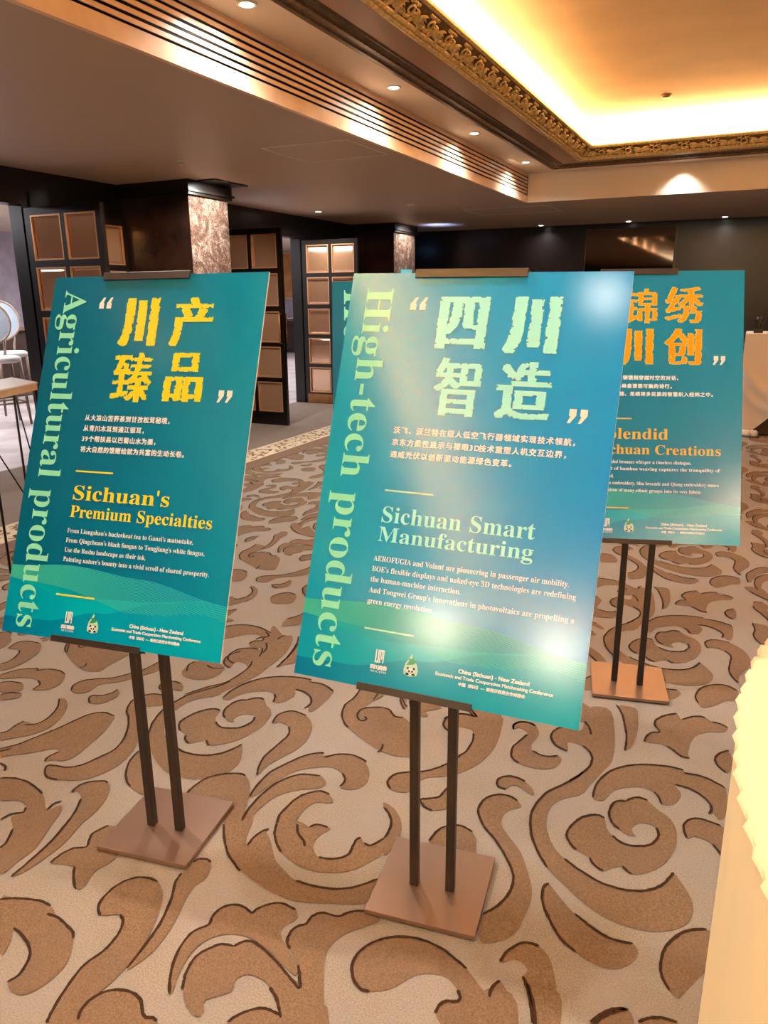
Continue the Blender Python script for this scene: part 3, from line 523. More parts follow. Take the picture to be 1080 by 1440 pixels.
# plain band, tight floral border and plain taupe strip along the doors, laid as their own strips of the same carpet
fl.add([(-4.08, YF, .0040), (-3.90, YF, .0040), (-3.90, YB, .0040), (-4.08, YB, .0040)], [(0, 1, 2, 3)], 4)
fl.add([(-4.40, YF, .0042), (-4.08, YF, .0042), (-4.08, YB, .0042), (-4.40, YB, .0042)], [(0, 1, 2, 3)], 5)
fl.add([(XL - .12, YF, .0044), (-4.40, YF, .0044), (-4.40, YB, .0044), (XL - .12, YB, .0044)], [(0, 1, 2, 3)], 3)
yy = 0.5
while yy < YB - 0.2:                                   # small curls of the floral border
    for row in range(3):
        cx, cy = -4.33 + row * 0.095 + random.uniform(-.012, .012), yy + random.uniform(-.03, .03)
        r = random.uniform(.032, .048); a0 = random.uniform(0, 2 * PI); sg = random.choice((-1, 1))
        vs = []
        for k in range(10):
            t = k / 9; rr = r * (1 - .6 * t); an = a0 + sg * t * 4.6
            wd = 0.011 * math.sin(PI * min(1, t + .15)) + .002
            for q in (-1, 1): vs.append((cx + (rr + q * wd) * math.cos(an), cy + (rr + q * wd) * math.sin(an), .0050 + .0001 * row))
        fs = [(2 * k, 2 * k + 1, 2 * k + 3, 2 * k + 2) if sg > 0 else (2 * k, 2 * k + 2, 2 * k + 3, 2 * k + 1) for k in range(9)]
        fl.add(vs, fs, 1 if random.random() < .75 else 4)
    yy += 0.085
# pale hard floor of the adjoining room
fl.add([(XA, YF, .0044), (XL - .12, YF, .0044), (XL - .12, YA, .0044), (XA, YA, .0044)], [(0, 1, 2, 3)], 6)
struct(fl.build('floor', [M['carpet'], M['carpet_brown'], M['carpet_line'], M['carpet_grey'], M['carpet_band'], M['carpet_cream'], M['annex_floor']]))

# ------------------------------------------------------------------ walls, ceilings
D1Y0, D1Y1, D2Y0, D2Y1, DH = 3.05, 4.93, 7.64, 9.44, 2.24
b = MB()
for y0, y1, z0 in ((YF, D1Y0, 0), (D1Y0, D1Y1, DH), (D1Y1, D2Y0, 0), (D2Y0, D2Y1, DH), (D2Y1, YB, 0)):
    b.box(XL - .12, XL, y0, y1, z0, ZHI)
struct(b.build('wall_left', M['espresso']))
struct(MB().box(XL - .12, XR, YB, YB + .12, 0, ZHI).build('wall_back', M['backwall']))
struct(MB().box(XR, XR + .12, YF, YB, 0, 3.6).build('wall_right', M['beige_wall']))
struct(MB().box(XL - .12, XR, YF - .12, YF, 0, 3.6).build('wall_front', M['espresso']))
b = MB()
b.box(XA, XL - .12, YA, YA + .12, 0, 2.75); b.box(XA - .12, XA, YF, YA + .12, 0, 2.75); b.box(XL - .12, XL, YB + .12, YA, 0, 2.75); b.box(XA, XL - .12, YF - .12, YF, 0, 2.75)
struct(b.build('wall_adjoining_room', M['annex_wall']))
struct(MB().box(XA, XL - .12, YF, YA, 2.70, 2.75).build('ceiling_adjoining_room', M['ceiling_high']))
# the low ceiling, an L round the raised one
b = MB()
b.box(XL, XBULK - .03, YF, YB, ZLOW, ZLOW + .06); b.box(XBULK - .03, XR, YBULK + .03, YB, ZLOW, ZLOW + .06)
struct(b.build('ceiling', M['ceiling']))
# the two faces of the step up to the raised ceiling
struct(MB().box(XBULK, XR, YBULK, YBULK + .03, ZLOW, ZHI).build('trim_1', M['ceiling_high']))
b = MB()
b.box(XBULK - .03, XBULK, YF, YBULK + .03, ZLOW, 2.612); b.box(XBULK - .03, XBULK, YF, YBULK + .03, 2.835, ZHI)
struct(b.build('trim_2', M['slat']))
# raised ceiling: a flat margin, then the coffer
b = MB()
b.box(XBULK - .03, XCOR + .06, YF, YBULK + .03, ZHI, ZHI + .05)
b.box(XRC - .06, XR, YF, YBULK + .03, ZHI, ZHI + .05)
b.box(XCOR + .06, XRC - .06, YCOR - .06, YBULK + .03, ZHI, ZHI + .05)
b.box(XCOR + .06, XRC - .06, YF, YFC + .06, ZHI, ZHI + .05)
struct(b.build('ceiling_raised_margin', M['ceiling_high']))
b = MB()
o = 0.04
b.box(XCOR + o, XRC - o, YFC + o, YCOR - o, ZCOF, ZCOF + .05)
b.box(XCOR + o - .04, XCOR + o, YFC, YCOR, ZHI + .05, ZCOF + .05); b.box(XRC - o, XRC - o + .04, YFC, YCOR, ZHI + .05, ZCOF + .05)
b.box(XCOR, XRC, YCOR - o, YCOR - o + .04, ZHI + .05, ZCOF + .05); b.box(XCOR, XRC, YFC + o - .04, YFC + o, ZHI + .05, ZCOF + .05)
struct(b.build('ceiling_coffer', M['gold_ceiling']))

# ------------------------------------------------------------------ linear air grille in the step of the ceiling
g = empty('linear_air_grille', (XBULK, (YF + YBULK) / 2, 2.612))
tag(g, 'long linear air grille of pale slats with six black slots beside the raised ceiling', 'air grille')
L0, L1 = YF + .1 - (YF + YBULK) / 2, YBULK - (YF + YBULK) / 2 - .02
MB().box(-.055, -.045, L0, L1, .001, .222).build('backing', M['black'], g)
n = 6; pitch = .223 / n
for k in range(n + 1):
    z0 = k * pitch - (.0 if k else -.001) - .0; 
    if k == n: break
    s = MB().box(-.009, -.002, L0, L1, k * pitch + pitch * .40, (k + 1) * pitch - .0005); s.build('slat', M['slat'], g)

# ------------------------------------------------------------------ gilded cornice round the coffer
def offs(d): return (XCOR + d, XRC - d, YFC + d, YCOR - d)
def sweep(prof, mb, m=0, smooth=False):
    """prof: list of (inset, z); swept round the rectangle"""
    vs = []
    for d, z in prof:
        x0, x1, y0, y1 = offs(d); vs += [(x0, y0, z), (x1, y0, z), (x1, y1, z), (x0, y1, z)]
    fs = []
    for i in range(len(prof) - 1):
        for k in range(4):
            fs.append((i * 4 + k, i * 4 + (k + 1) % 4, (i + 1) * 4 + (k + 1) % 4, (i + 1) * 4 + k))
    mb.add(vs, fs, m, smooth)
c = MB()
sweep([(0.0, ZHI), (0.0, 2.842), (.02, 2.832), (.045, 2.832), (.055, 2.842), (.075, 2.846), (.085, 2.836), (.115, 2.836), (.125, 2.848), (.15, 2.856), (.165, 2.850), (.18, 2.858)], c, 1)
sweep([(.18, 2.858), (.375, 2.862)], c, 2)
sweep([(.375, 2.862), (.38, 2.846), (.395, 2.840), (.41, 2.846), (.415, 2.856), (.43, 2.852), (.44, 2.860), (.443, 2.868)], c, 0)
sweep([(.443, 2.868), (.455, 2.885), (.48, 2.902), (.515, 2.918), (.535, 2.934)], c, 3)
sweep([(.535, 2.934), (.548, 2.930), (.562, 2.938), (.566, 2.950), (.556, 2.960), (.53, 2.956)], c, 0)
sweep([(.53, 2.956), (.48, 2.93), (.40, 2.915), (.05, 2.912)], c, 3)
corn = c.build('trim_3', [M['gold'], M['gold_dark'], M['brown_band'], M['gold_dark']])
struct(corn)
# carved acanthus: leaf sprays with curling fronds, repeated along the cove (one mesh, it is surface carving)
def leaf(mb, base, along, out, nrm, L, W, curl, m=0):
    """a tapering frond lying on the cove; along/out span the cove face, nrm points off it"""
    n = 6; vs = []
    for i in range(n + 1):
        t = i / n
        ang = curl * t * t
        px = L * (t * math.cos(ang * .6)); py = L * t * math.sin(ang * .9)
        wd = W * math.sin(PI * min(1, .12 + .88 * t)) * (1 - .25 * t)
        hgt = .004 + .014 * math.sin(PI * (.25 + .7 * t))
        for s, hh in ((-1, .001), (0, hgt), (1, .001)):
            q = base + along * (px - s * wd * math.sin(ang)) + out * (py + s * wd * math.cos(ang)) + nrm * hh
            vs.append(tuple(q))
    fs = []
    for i in range(n):
        for k in range(2): fs.append((i * 3 + k, i * 3 + k + 1, (i + 1) * 3 + k + 1, (i + 1) * 3 + k))
    mb.add(vs, fs, m, True)
orn = MB()
def carve(p0, p1, inward, rnd):
    p0 = Vector(p0); p1 = Vector(p1); al = (p1 - p0).normalized(); Lt = (p1 - p0).length
    iw = Vector(inward)
    out = (iw * .092 + Vector((0, 0, .066))).normalized()          # up the slope of the cove
    nr = (iw * .066 - Vector((0, 0, .092))).normalized()           # towards the room
    nr = -(-nr)
    t = 0.06
    while t < Lt - .05:
        o0 = p0 + al * t
        for sg in (-1, 1):
            for k in range(5):
                a = (.25 + k * .30) * sg
                d_al = al * math.sin(a) * 1.0 + out * math.cos(a)
                d_o = out * math.sin(a) * -1.0 + al * math.cos(a)
                leaf(orn, o0 + out * (.012 + .004 * k), d_al, d_o, nr, .098 - .007 * k + rnd.uniform(-.008, .008), .019, sg * .9)
        # scroll between the sprays
        s0 = o0 + al * .135 + out * .055
        pts = []
        for k in range(13):
            q = k / 12; an = -2.2 + q * 7.4; r = .045 * (1 - .75 * q)
            pts.append(s0 + al * r * math.cos(an) + out * r * math.sin(an) + nr * (.006 + .006 * q))
        orn.tube(pts, [.010 * (1 - .5 * k / 12) for k in range(13)], 6)
        for k in range(4):
            leaf(orn, o0 + al * (.085 + .03 * k) + out * .008, out, al, nr, .03 + .012 * (k % 2), .010, (-1) ** k * 1.1)
            leaf(orn, o0 + al * (.085 + .032 * k) + out * .108, -out, al, nr, .028, .009, (-1) ** k * 1.0)
        t += .27
x0, x1, y0, y1 = offs(.443); zc = 2.868
rn = random.Random(3)
carve((x0, -1.2, zc), (x0, y1, zc), (1, 0, 0), rn)
carve((x0, y1, zc), (3.2, y1, zc), (0, -1, 0), rn)
orn.build('carving', M['gold'], corn)

# ------------------------------------------------------------------ pillars and the trim of the dark wall
def pillar(y0, y1, x1, loc_label):
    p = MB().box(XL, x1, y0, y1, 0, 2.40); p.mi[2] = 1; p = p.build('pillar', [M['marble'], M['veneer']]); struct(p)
    c = MB()
    c.box(XL, x1 + .035, y0 - .035, y1 + .035, 2.40, 2.53)
    c.box(XL, x1 + .055, y0 - .055, y1 + .055, 2.425, 2.445)
    if y0 < 8: c.box(x1 + .055, x1 + .26, y0 + .08, y1, 2.518, 2.53)
    c.build('pillar_crown', M['espresso'], p)
    return p
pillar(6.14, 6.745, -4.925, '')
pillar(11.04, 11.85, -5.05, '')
b = MB()
for y0, y1 in ((D1Y0, D1Y1), (D2Y0, D2Y1)):
    b.box(XL, XL + .03, y0 - .11, y0, 0, DH + .11); b.box(XL, XL + .03, y1, y1 + .11, 0, DH + .11); b.box(XL, XL + .03, y0, y1, DH, DH + .11)
    b.box(XL + .03, XL + .045, y0 - .11, y0 - .085, 0, DH + .11); b.box(XL + .03, XL + .045, y1 + .085, y1 + .11, 0, DH + .11)
struct(b.build('trim_4', M['espresso']))
b = MB()
for y0, y1 in ((YF, D1Y0 - .11), (D1Y1 + .11, 6.14), (6.745, D2Y0 - .11), (D2Y1 + .11, 11.04), (11.85, YB)):
    b.box(XL, XL + .02, y0, y1, 0, .14)
struct(b.build('baseboard_left', M['espresso']))
struct(MB().box(XL, XR, YB - .02, YB, 0, .14).build('baseboard_back', M['espresso']))

# ------------------------------------------------------------------ glazed doors standing open, and the fixed glazed panel
ROWS = [(.16, .512), (.562, .916), (.965, 1.312), (1.369, 1.727), (1.783, 2.148)]
def bevel_pane(mb, x0, x1, z0, z1, th, bv=.028):
    for s in (-1, 1):
        a = [(x0, s * th * .4, z0), (x1, s * th * .4, z0), (x1, s * th * .4, z1), (x0, s * th * .4, z1)]
        c_ = [(x0 + bv, s * th, z0 + bv), (x1 - bv, s * th, z0 + bv), (x1 - bv, s * th, z1 - bv), (x0 + bv, s * th, z1 - bv)]
        f = [(4, 5, 6, 7)] + [(k, (k + 1) % 4, 4 + (k + 1) % 4, 4 + k) for k in range(4)]
        if s > 0: f = [q[::-1] for q in f]
        mb.add(a + c_, f, 0)
def glazed(name, loc, rotz, cols, width, handle_x=None, kick=True):
    fr = MB(); T = .022
    xs = [0] + [v for c_ in cols for v in c_] + [width]
    for k in range(0, len(xs), 2): fr.box(xs[k], xs[k + 1], -T, T, .006, 2.21)
    zs = [.006] + [v for r in ROWS for v in r] + [2.21]
    for c0, c1 in cols:
        for k in range(0, len(zs), 2): fr.box(c0, c1, -T, T, zs[k], zs[k + 1])
    d = fr.build(name, M['espresso'], None, loc, rotz); struct(d)
    pn, bd = MB(), MB()
    for c0, c1 in cols:
        for z0, z1 in ROWS:
            bevel_pane(pn, c0 + .004, c1 - .004, z0 + .004, z1 - .004, .007)
            w_ = .013
            for s in (-1, 1):
                ya, yb_ = sorted((s * .009, s * (T + .003)))
                bd.box(c0, c0 + w_, ya, yb_, z0, z1); bd.box(c1 - w_, c1, ya, yb_, z0, z1)
                bd.box(c0 + w_, c1 - w_, ya, yb_, z0, z0 + w_); bd.box(c0 + w_, c1 - w_, ya, yb_, z1 - w_, z1)
    tag(pn.build('glass_panes', M['pane'], d), 'bevelled bronze-tinted glass panes')
    tag(bd.build('glazing_bead', M['copper'], d), 'copper glazing beads')
    if kick:
        k = MB(); k.box(.03, width - .02, -T - .004, -T, .012, .135); k.build('kick_plate', M['brass'], d)
    if handle_x is not None:
        h = MB()
        for s in (-1, 1): h.tube([(handle_x, s * T, .95), (handle_x, s * .07, .96), (handle_x, s * .07, 1.28), (handle_x, s * T, 1.29)], .009, 8)
        h.build('handle', M['brass'], d)
    return d
CO = [(.07, .415), (.465, .805)]
glazed('door_1', (XL + .05, 4.955, 0), 0, CO, .86, .835)
glazed('door_2', (XL + .05, 7.60, 0), 0, CO, .86, .835, kick=False)
glazed('door_3', (XL + .05, 9.47, 0), 0, CO, .86, .835)
glazed('window_1', (XL + .024, 5.36, 0), PI / 2, [(.06, .36), (.42, .72)], .775, None, kick=False)

# ------------------------------------------------------------------ mirror on the dark wall
m_ = MB().box(-.66, .66, -.012, 0, 0, 1.75).build('wall_mirror', M['mirror'], None, (-1.88, YB - .012, .70))
tag(m_, 'large bronze tinted mirror on the dark back wall reflecting the ceiling grille', 'mirror')
f = MB()
for a in ((-.685, -.66, 0, 1.75), (.66, .685, 0, 1.75), (-.685, .685, -.025, 0), (-.685, .685, 1.75, 1.775)):
    f.box(a[0], a[1], -.02, .002, a[2], a[3])
f.build('mirror_frame', M['espresso'], m_)

# ------------------------------------------------------------------ downlights
def downlight(x, y, z, label, group, power=SPOT_W, ang=2.7, lit=True):
    d = empty('recessed_downlight', (x, y, z)); tag(d, label, 'downlight', group)
    ring = MB(); prof = [(.052, -.001), (.052, -.006), (.043, -.007), (.040, -.002), (.040, -.001)]
    n = 24
    ring.lathe([(.052, -.001), (.052, -.005), (.046, -.008), (.036, -.006), (.036, -.003)], 24)
    ring.build('trim_ring', M['downlight_trim'], d)
    le = MB(); le.lathe([(.0345, -.0062), (.030, -.0085), (.0, -.0088)][:2] + [(.001, -.0092)], 20); le.build('lens', M['downlight_lens'], d)
    sp = spot('downlight_beam', (x, y, z - .02), power, WARM, ang, .9, .035)
    return d
G1 = 'downlights along the raised ceiling margin'
DL = [(1.84, 'downlight in the raised ceiling nearest the camera, out above the left sign'), (3.57, 'recessed downlight at the top edge of the picture beside the long air grille'),
      (5.30, 'second downlight from the near end of the row between grille and gilded cornice'),
      (7.01, 'third downlight along the row between the grille and the gilded cornice'), (8.72, 'farthest downlight of the row, by the end corner of the air grille')]
for y, lab in DL[1:]: downlight(-2.42, y, ZHI, lab, G1)
G2 = 'downlights along the back wall'
for x, lab in ((-3.21, 'leftmost of the three downlights in front of the dark back wall'), (-1.88, 'middle downlight of the back wall row, above the wall mirror'), (-.55, 'rightmost of the three downlights in front of the dark back wall')):
    downlight(x, 12.6, ZLOW, lab, G2, SPOT_W * .35)
downlight(-5.24, 9.12, ZLOW, 'single downlight in the low ceiling above the open far doors', 'downlights in the low ceiling', SPOT_W * .9)
for x, y in ((-4.5, 1.6), (-4.5, 6.0)): spot('door_fill_beam', (x, y, ZLOW - .02), SPOT_W * 1.3, WARM, 2.7, .9, .04)  # added fill spots without fittings, to brighten the glazed doors
# the same rows carry on out of the picture, behind and beside the camera
spot('downlight_beam', (-2.42, 1.84, ZHI - .03), SPOT_W * 1.9, WARM, 1.5, .8, .05, (0, -.85, 0))  # unseen spot, tilted and boosted to brighten the table skirt
for x, y in ((-2.42, .1), (-2.42, -1.65), (-2.42, -3.4), (-2.42, -5.1), (-.88, 9.40), (1.0, 9.40), (2.9, 9.40)): spot('downlight_beam', (x, y, ZHI - .02), SPOT_W * .7, WARM, 1.9, 1.0, .05)
for x, y in ((-4.62, 6.4), (-4.80, 11.4)): spot('pillar_wash_beam', (x, y, ZLOW - .03), SPOT_W * .42, WARM, 2.4, .6, .03, (0, .5, 0))
for x, y in ((-.50, -3.85), (-.60, -1.93), (-.45, 0.0), (-.45, 1.95), (-.40, 3.9), (1.7, -3.85), (1.7, -1.93), (1.7, 0.0), (1.7, 1.95), (1.7, 3.9)):
    spot('coffer_downlight_beam', (x, y, ZCOF - .03), SPOT_W * .85, WARM, 1.85, 1.0, .08)

s = empty('smoke_detector', (-.97, 8.2, ZCOF)); tag(s, 'small round detector on the glowing gold coffer ceiling', 'smoke detector')
MB().lathe([(.045, -.0005), (.045, -.012), (.03, -.022), (.001, -.024)], 20).build('body', M['brass'], s)
s = empty('sprinkler_head', (-4.30, 5.30, ZLOW)); tag(s, 'tiny sprinkler head on the plain low ceiling above the left sign', 'sprinkler')
MB().lathe([(.028, -.0005), (.028, -.006), (.008, -.008), (.008, -.03), (.018, -.032), (.018, -.036), (.001, -.036)], 16).build('body', M['downlight_trim'], s)
s = empty('sprinkler_head', (-3.89, 8.98, ZLOW)); tag(s, 'small white ceiling fitting above the middle sign catching bluish light', 'sprinkler')
MB().lathe([(.05, -.0005), (.05, -.008), (.012, -.012), (.012, -.03), (.001, -.031)], 18).build('body', M['downlight_trim'], s)
def hatch(x0, x1, y0, y1, label):
    b = MB(); t = .014; z0, z1 = ZLOW - .004, ZLOW - .0005
    b.box(x0, x1, y0, y0 + t, z0, z1); b.box(x0, x1, y1 - t, y1, z0, z1); b.box(x0, x0 + t, y0 + t, y1 - t, z0, z1); b.box(x1 - t, x1, y0 + t, y1 - t, z0, z1)
    tag(b.build('ceiling_hatch', M['downlight_trim']), label, 'access hatch')
hatch(-3.55, -2.45, 9.9, 10.7, 'pale outlined ceiling access hatch before the far end of the air grille')
hatch(-3.45, -2.72, 5.17, 5.86, 'pale outlined ceiling access hatch beside the near stretch of the air grille')
bl = MB(); bl.tube([(XL + .06, 11.98, 2.30), (XL + .10, 12.05, 2.27), (XL + .22, 12.12, 2.25), (XL + .38, 12.16, 2.26)], .012, 8)  # glowing tube added in place of a blue reflection on the dark lacquer
tag(bl.build('blue_glimmer_tube', M['blue_glimmer']), 'slim curved glowing tube added as a blue glimmer beside the far stone pillar', 'glowing tube')
spot('blue_tint_beam', (-4.6, 11.6, 2.2), 30, (.3, .45, 1.0), 1.6, .8, .1, (PI * .9, 0, 0))  # unseen spot that tints the ceiling blue

# ------------------------------------------------------------------ lettering
MAJ, MINI = 0x1D400, 0x1D41A
def serif(s):                                              # bold roman letters
    return ''.join(chr(MAJ + ord(ch) - 65) if 'A' <= ch <= 'Z' else chr(MINI + ord(ch) - 97) if 'a' <= ch <= 'z' else chr(0x1D7CE + ord(ch) - 48) if '0' <= ch <= '9' else ch for ch in s)
GLY = {}
def glyph(text):
    if text in GLY: return GLY[text]
    cu = bpy.data.curves.new('lettering', 'FONT'); cu.body = text; cu.size = 1.0; cu.resolution_u = 3; cu.fill_mode = 'FRONT'
    ob = bpy.data.objects.new('lettering', cu); COL.objects.link(ob)
    bpy.context.view_layer.update()
    ev = ob.evaluated_get(bpy.context.evaluated_depsgraph_get())
    me = ev.to_mesh(); me.calc_loop_triangles()
    v = np.array([(q.co.x, q.co.y) for q in me.vertices]).reshape(-1, 2)
    t = [tuple(q.vertices) for q in me.loop_triangles]
    ev.to_mesh_clear(); bpy.data.objects.remove(ob); bpy.data.curves.remove(cu)
    GLY[text] = (v, t); return GLY[text]

class Sheet:
    """flat print on the face of one poster, in the poster's own u (0..1 across) and v (0..1 up)"""
    def __init__(s, W, H, depth): s.mb = MB(); s.W, s.H, s.d = W, H, depth
    def put(s, v, t, fx, m=0, lift=0.0):
        pts = []
        for x, y in v:
            a, b_ = fx(x, y); pts.append((a, -(s.d + lift), b_))
        tr = []
        for a, b_, c_ in t:
            A, B_, C_ = pts[a], pts[b_], pts[c_]
            ar = (B_[0] - A[0]) * (C_[2] - A[2]) - (B_[2] - A[2]) * (C_[0] - A[0])
            tr.append((a, b_, c_) if ar > 0 else (a, c_, b_))
        s.mb.add(pts, tr, m)
    def line(s, text, u0, u1, v0, cap, bold=(0, 0), m=0):
        """one line of roman text, baseline at v0, cap height in metres, stretched to end at u1"""
        v, t = glyph(text)
        hv, _ = glyph(serif('H') if ord(text[0]) > 0x1D000 else 'H')
        sy = cap / (hv[:, 1].max() - hv[:, 1].min()); sx = (u1 - u0) * s.W / (v[:, 0].max() - v[:, 0].min())
        x0 = v[:, 0].min()
        for k, (dx, dy) in enumerate(bold_set(bold)):
            s.put(v, t, lambda x, y: ((u0 - .5) * s.W + (x - x0) * sx + dx, v0 * s.H + y * sy + dy), m, .00003 * k)
    def down(s, text, u0, u1, v1, v0, m=0):
        """text turned to read downwards, baseline on the left at u0, cap height up to u1"""
        v, t = glyph(text); hv, _ = glyph(serif('H'))
        sy = (u1 - u0) * s.W / (hv[:, 1].max() - hv[:, 1].min()); sx = (v1 - v0) * s.H / (v[:, 0].max() - v[:, 0].min()); x0 = v[:, 0].min()
        s.put(v, t, lambda x, y: ((u0 - .5) * s.W + y * sy, v1 * s.H - (x - x0) * sx), m)
    def han(s, text, u0, v0, size, pitch, bold, m=0):
        x = (u0 - .5) * s.W
        for ch in text:
            if ch == ' ': x += pitch * .5; continue
            v, t = glyph(ch)
            if len(v):
                for k, (dx, dy) in enumerate(bold_set((bold, bold * .7))):
                    s.put(v, t, lambda a, b_: (x + a * size + dx, v0 * s.H + b_ * size + dy), m, .00003 * k)
            x += pitch * (.58 if ord(ch) < 256 else 1.0)
    def rect(s, u0, u1, v0, v1, m=0):
        s.put([(u0, v0), (u1, v0), (u1, v1), (u0, v1)], [(0, 1, 2), (0, 2, 3)], lambda x, y: ((x - .5) * s.W, y * s.H), m)
    def shape(s, pts, u0, u1, v0, v1, m=0, lift=0.0):
        t = [tuple(q) for q in tessellate_polygon([[Vector((x, y, 0)) for x, y in pts]])]
        s.put(pts, t, lambda x, y: ((u0 + x * (u1 - u0) - .5) * s.W, (v0 + y * (v1 - v0)) * s.H), m, lift)
    def brush(s, ch, u0, u1, v0, v1, wx, wy, seed, m=0, rim=None):
        """a heavy worn display character: the glyph is thickened, its edges roughened and small specks knocked out"""
        v, t = glyph(ch)
        N = 104
        mn, mx_ = v.min(0), v.max(0); q = (v - mn) / (mx_ - mn)
        q = np.array([wx + .02, wy + .015]) + q * (1 - 2 * np.array([wx + .02, wy + .015]))
        g = np.zeros((N, N), bool)
        for a, b_, c_ in t:
            A, B_, C_ = q[a] * N, q[b_] * N, q[c_] * N
            x0, x1 = int(max(0, min(A[0], B_[0], C_[0]) - 1)), int(min(N - 1, max(A[0], B_[0], C_[0]) + 1))
            y0, y1 = int(max(0, min(A[1], B_[1], C_[1]) - 1)), int(min(N - 1, max(A[1], B_[1], C_[1]) + 1))
            X, Y = np.meshgrid(np.arange(x0, x1 + 1) + .5, np.arange(y0, y1 + 1) + .5)
            def e(P, Q): return (Q[0] - P[0]) * (Y - P[1]) - (Q[1] - P[1]) * (X - P[0])
            e1, e2, e3 = e(A, B_), e(B_, C_), e(C_, A)
            g[y0:y1 + 1, x0:x1 + 1] |= ((e1 >= 0) & (e2 >= 0) & (e3 >= 0)) | ((e1 <= 0) & (e2 <= 0) & (e3 <= 0))
        rs = np.random.RandomState(seed)
        def blobs(n, k):
            r = rs.rand(n // k + 3, n // k + 3); yy, xx = np.meshgrid(np.arange(n) / k, np.arange(n) / k, indexing='ij')
            i, j = yy.astype(int), xx.astype(int); fy, fx = yy - i, xx - j
            return r[i, j] * (1 - fy) * (1 - fx) + r[i + 1, j] * fy * (1 - fx) + r[i, j + 1] * (1 - fy) * fx + r[i + 1, j + 1] * fy * fx
        def dil(g, ax, ay):
            n1 = .6 * blobs(N, 6) + .4 * blobs(N, 3)
            o_ = g.copy()
            kx, ky = int(round(ax * N)), int(round(ay * N))
            for dx in range(-kx, kx + 1):
                for dy in range(-ky, ky + 1):
                    lim = 1.08 - .85 * n1
                    if dx * dx / max(kx, 1) ** 2 + dy * dy / max(ky, 1) ** 2 > 1.0: continue
                    sh = np.roll(np.roll(g, dy, 0), dx, 1)
                    o_ |= sh & (dx * dx / max(kx, 1) ** 2 + dy * dy / max(ky, 1) ** 2 <= lim)
            return o_
        h = dil(g, wx, wy)
        holes = np.zeros_like(h)
        for _ in range(16):
            cy, cx = rs.randint(4, N - 4, 2); r = rs.choice([1, 1, 2])
            holes[cy - r:cy + r, cx - 1:cx + r] = True
        er = h.copy()
        for dx, dy in ((3, 0), (-3, 0), (0, 2), (0, -2), (2, 2), (-2, -2), (2, -2), (-2, 2)): er &= np.roll(np.roll(h, dy, 0), dx, 1)
        h = er | (h & (blobs(N, 4) < .68))
        body = h & ~(holes & np.roll(h, 3, 0) & np.roll(h, -3, 0) & np.roll(h, 3, 1) & np.roll(h, -3, 1))
        def emit(gr, mi, lift):
            W_, H_ = (u1 - u0) * s.W, (v1 - v0) * s.H
            for r in range(N):
                row = np.concatenate(([0], gr[r].astype(int), [0])); d = np.diff(row)
                for a, b_ in zip(np.where(d == 1)[0], np.where(d == -1)[0]):
                    X0, X1 = (u0 - .5) * s.W + a / N * W_, (u0 - .5) * s.W + b_ / N * W_
                    Z0, Z1 = v0 * s.H + r / N * H_, v0 * s.H + (r + 1) / N * H_
                    y = -(s.d + lift)
                    s.mb.add([(X0, y, Z0), (X1, y, Z0), (X1, y, Z1), (X0, y, Z1)], [(0, 1, 2, 3)], mi)
        if rim is not None: emit(dil(h, .02, .02), rim, 0.0)
        emit(body, m, .00006)
def bold_set(b_):
    bx, by = b_
    if not bx and not by: return [(0, 0)]
    return [(0, 0), (bx, by), (-bx, by), (bx, -by), (-bx, -by), (bx, 0), (-bx, 0)]

# ------------------------------------------------------------------ poster boards and their stands
PW, PH, PT = 0.672, 0.998, 0.005
GLOSS, PB = 0.14, (900, 0.06, 0.0006)
TEAL = {
    'agri': [(0.0, rgb(0, 96, 134)), (0.45, rgb(0, 106, 150)), (1.0, rgb(0, 132, 176))],
    'tech': [(0.0, rgb(0, 150, 190)), (0.45, rgb(0, 148, 216)), (1.0, rgb(0, 138, 226))],
    'silk': [(0.0, rgb(0, 116, 154)), (0.5, rgb(0, 122, 166)), (1.0, rgb(0, 126, 176))],
    'hero': [(0.0, rgb(0, 104, 136)), (0.5, rgb(0, 112, 146)), (1.0, rgb(0, 122, 160))]}
PR = {k: gradient_mat('print_' + k, st, GLOSS, 'X', 1 / PW, .5, PB) for k, st in TEAL.items()}
def ink(name, c): return mat('ink_' + name, c, GLOSS, bump=PB, coat=0.4, spec=0.4)
INK = {'cream': ink('cream', rgb(250, 242, 236)), 'white': ink('white', rgb(238, 244, 250)), 'yellow': ink('yellow', rgb(255, 222, 40)), 'yellow_rim': ink('pale_yellow', rgb(204, 220, 96)),
       'mint': ink('mint', rgb(160, 248, 252)), 'green': ink('pale_green', rgb(140, 232, 206)), 'orange': ink('orange', rgb(250, 160, 24)), 'orange_rim': ink('straw', rgb(206, 200, 110)),
       'mint_rim': ink('pale_mint', rgb(180, 236, 220)), 'gold': ink('gold', rgb(240, 186, 66)), 'black': ink('black', rgb(20, 26, 30)), 'leaf': ink('leaf_green', rgb(46, 150, 110)), 'pale': ink('pale_teal', rgb(186, 226, 208))}
WAVE = [gradient_mat('wave_upper', [(0, rgb(0, 172, 184)), (.4, rgb(0, 152, 186)), (1, rgb(0, 138, 200))], GLOSS, 'X', 1 / PW, .5, PB),
        gradient_mat('wave_middle', [(0, rgb(0, 146, 184)), (.5, rgb(0, 176, 204)), (1, rgb(0, 164, 194))], GLOSS, 'X', 1 / PW, .5, PB),
        gradient_mat('wave_lower', [(0, rgb(0, 114, 164)), (.5, rgb(0, 150, 192)), (1, rgb(0, 160, 196))], GLOSS, 'X', 1 / PW, .5, PB),
        mat('wave_hairline', rgb(70, 190, 176), GLOSS, bump=PB)]

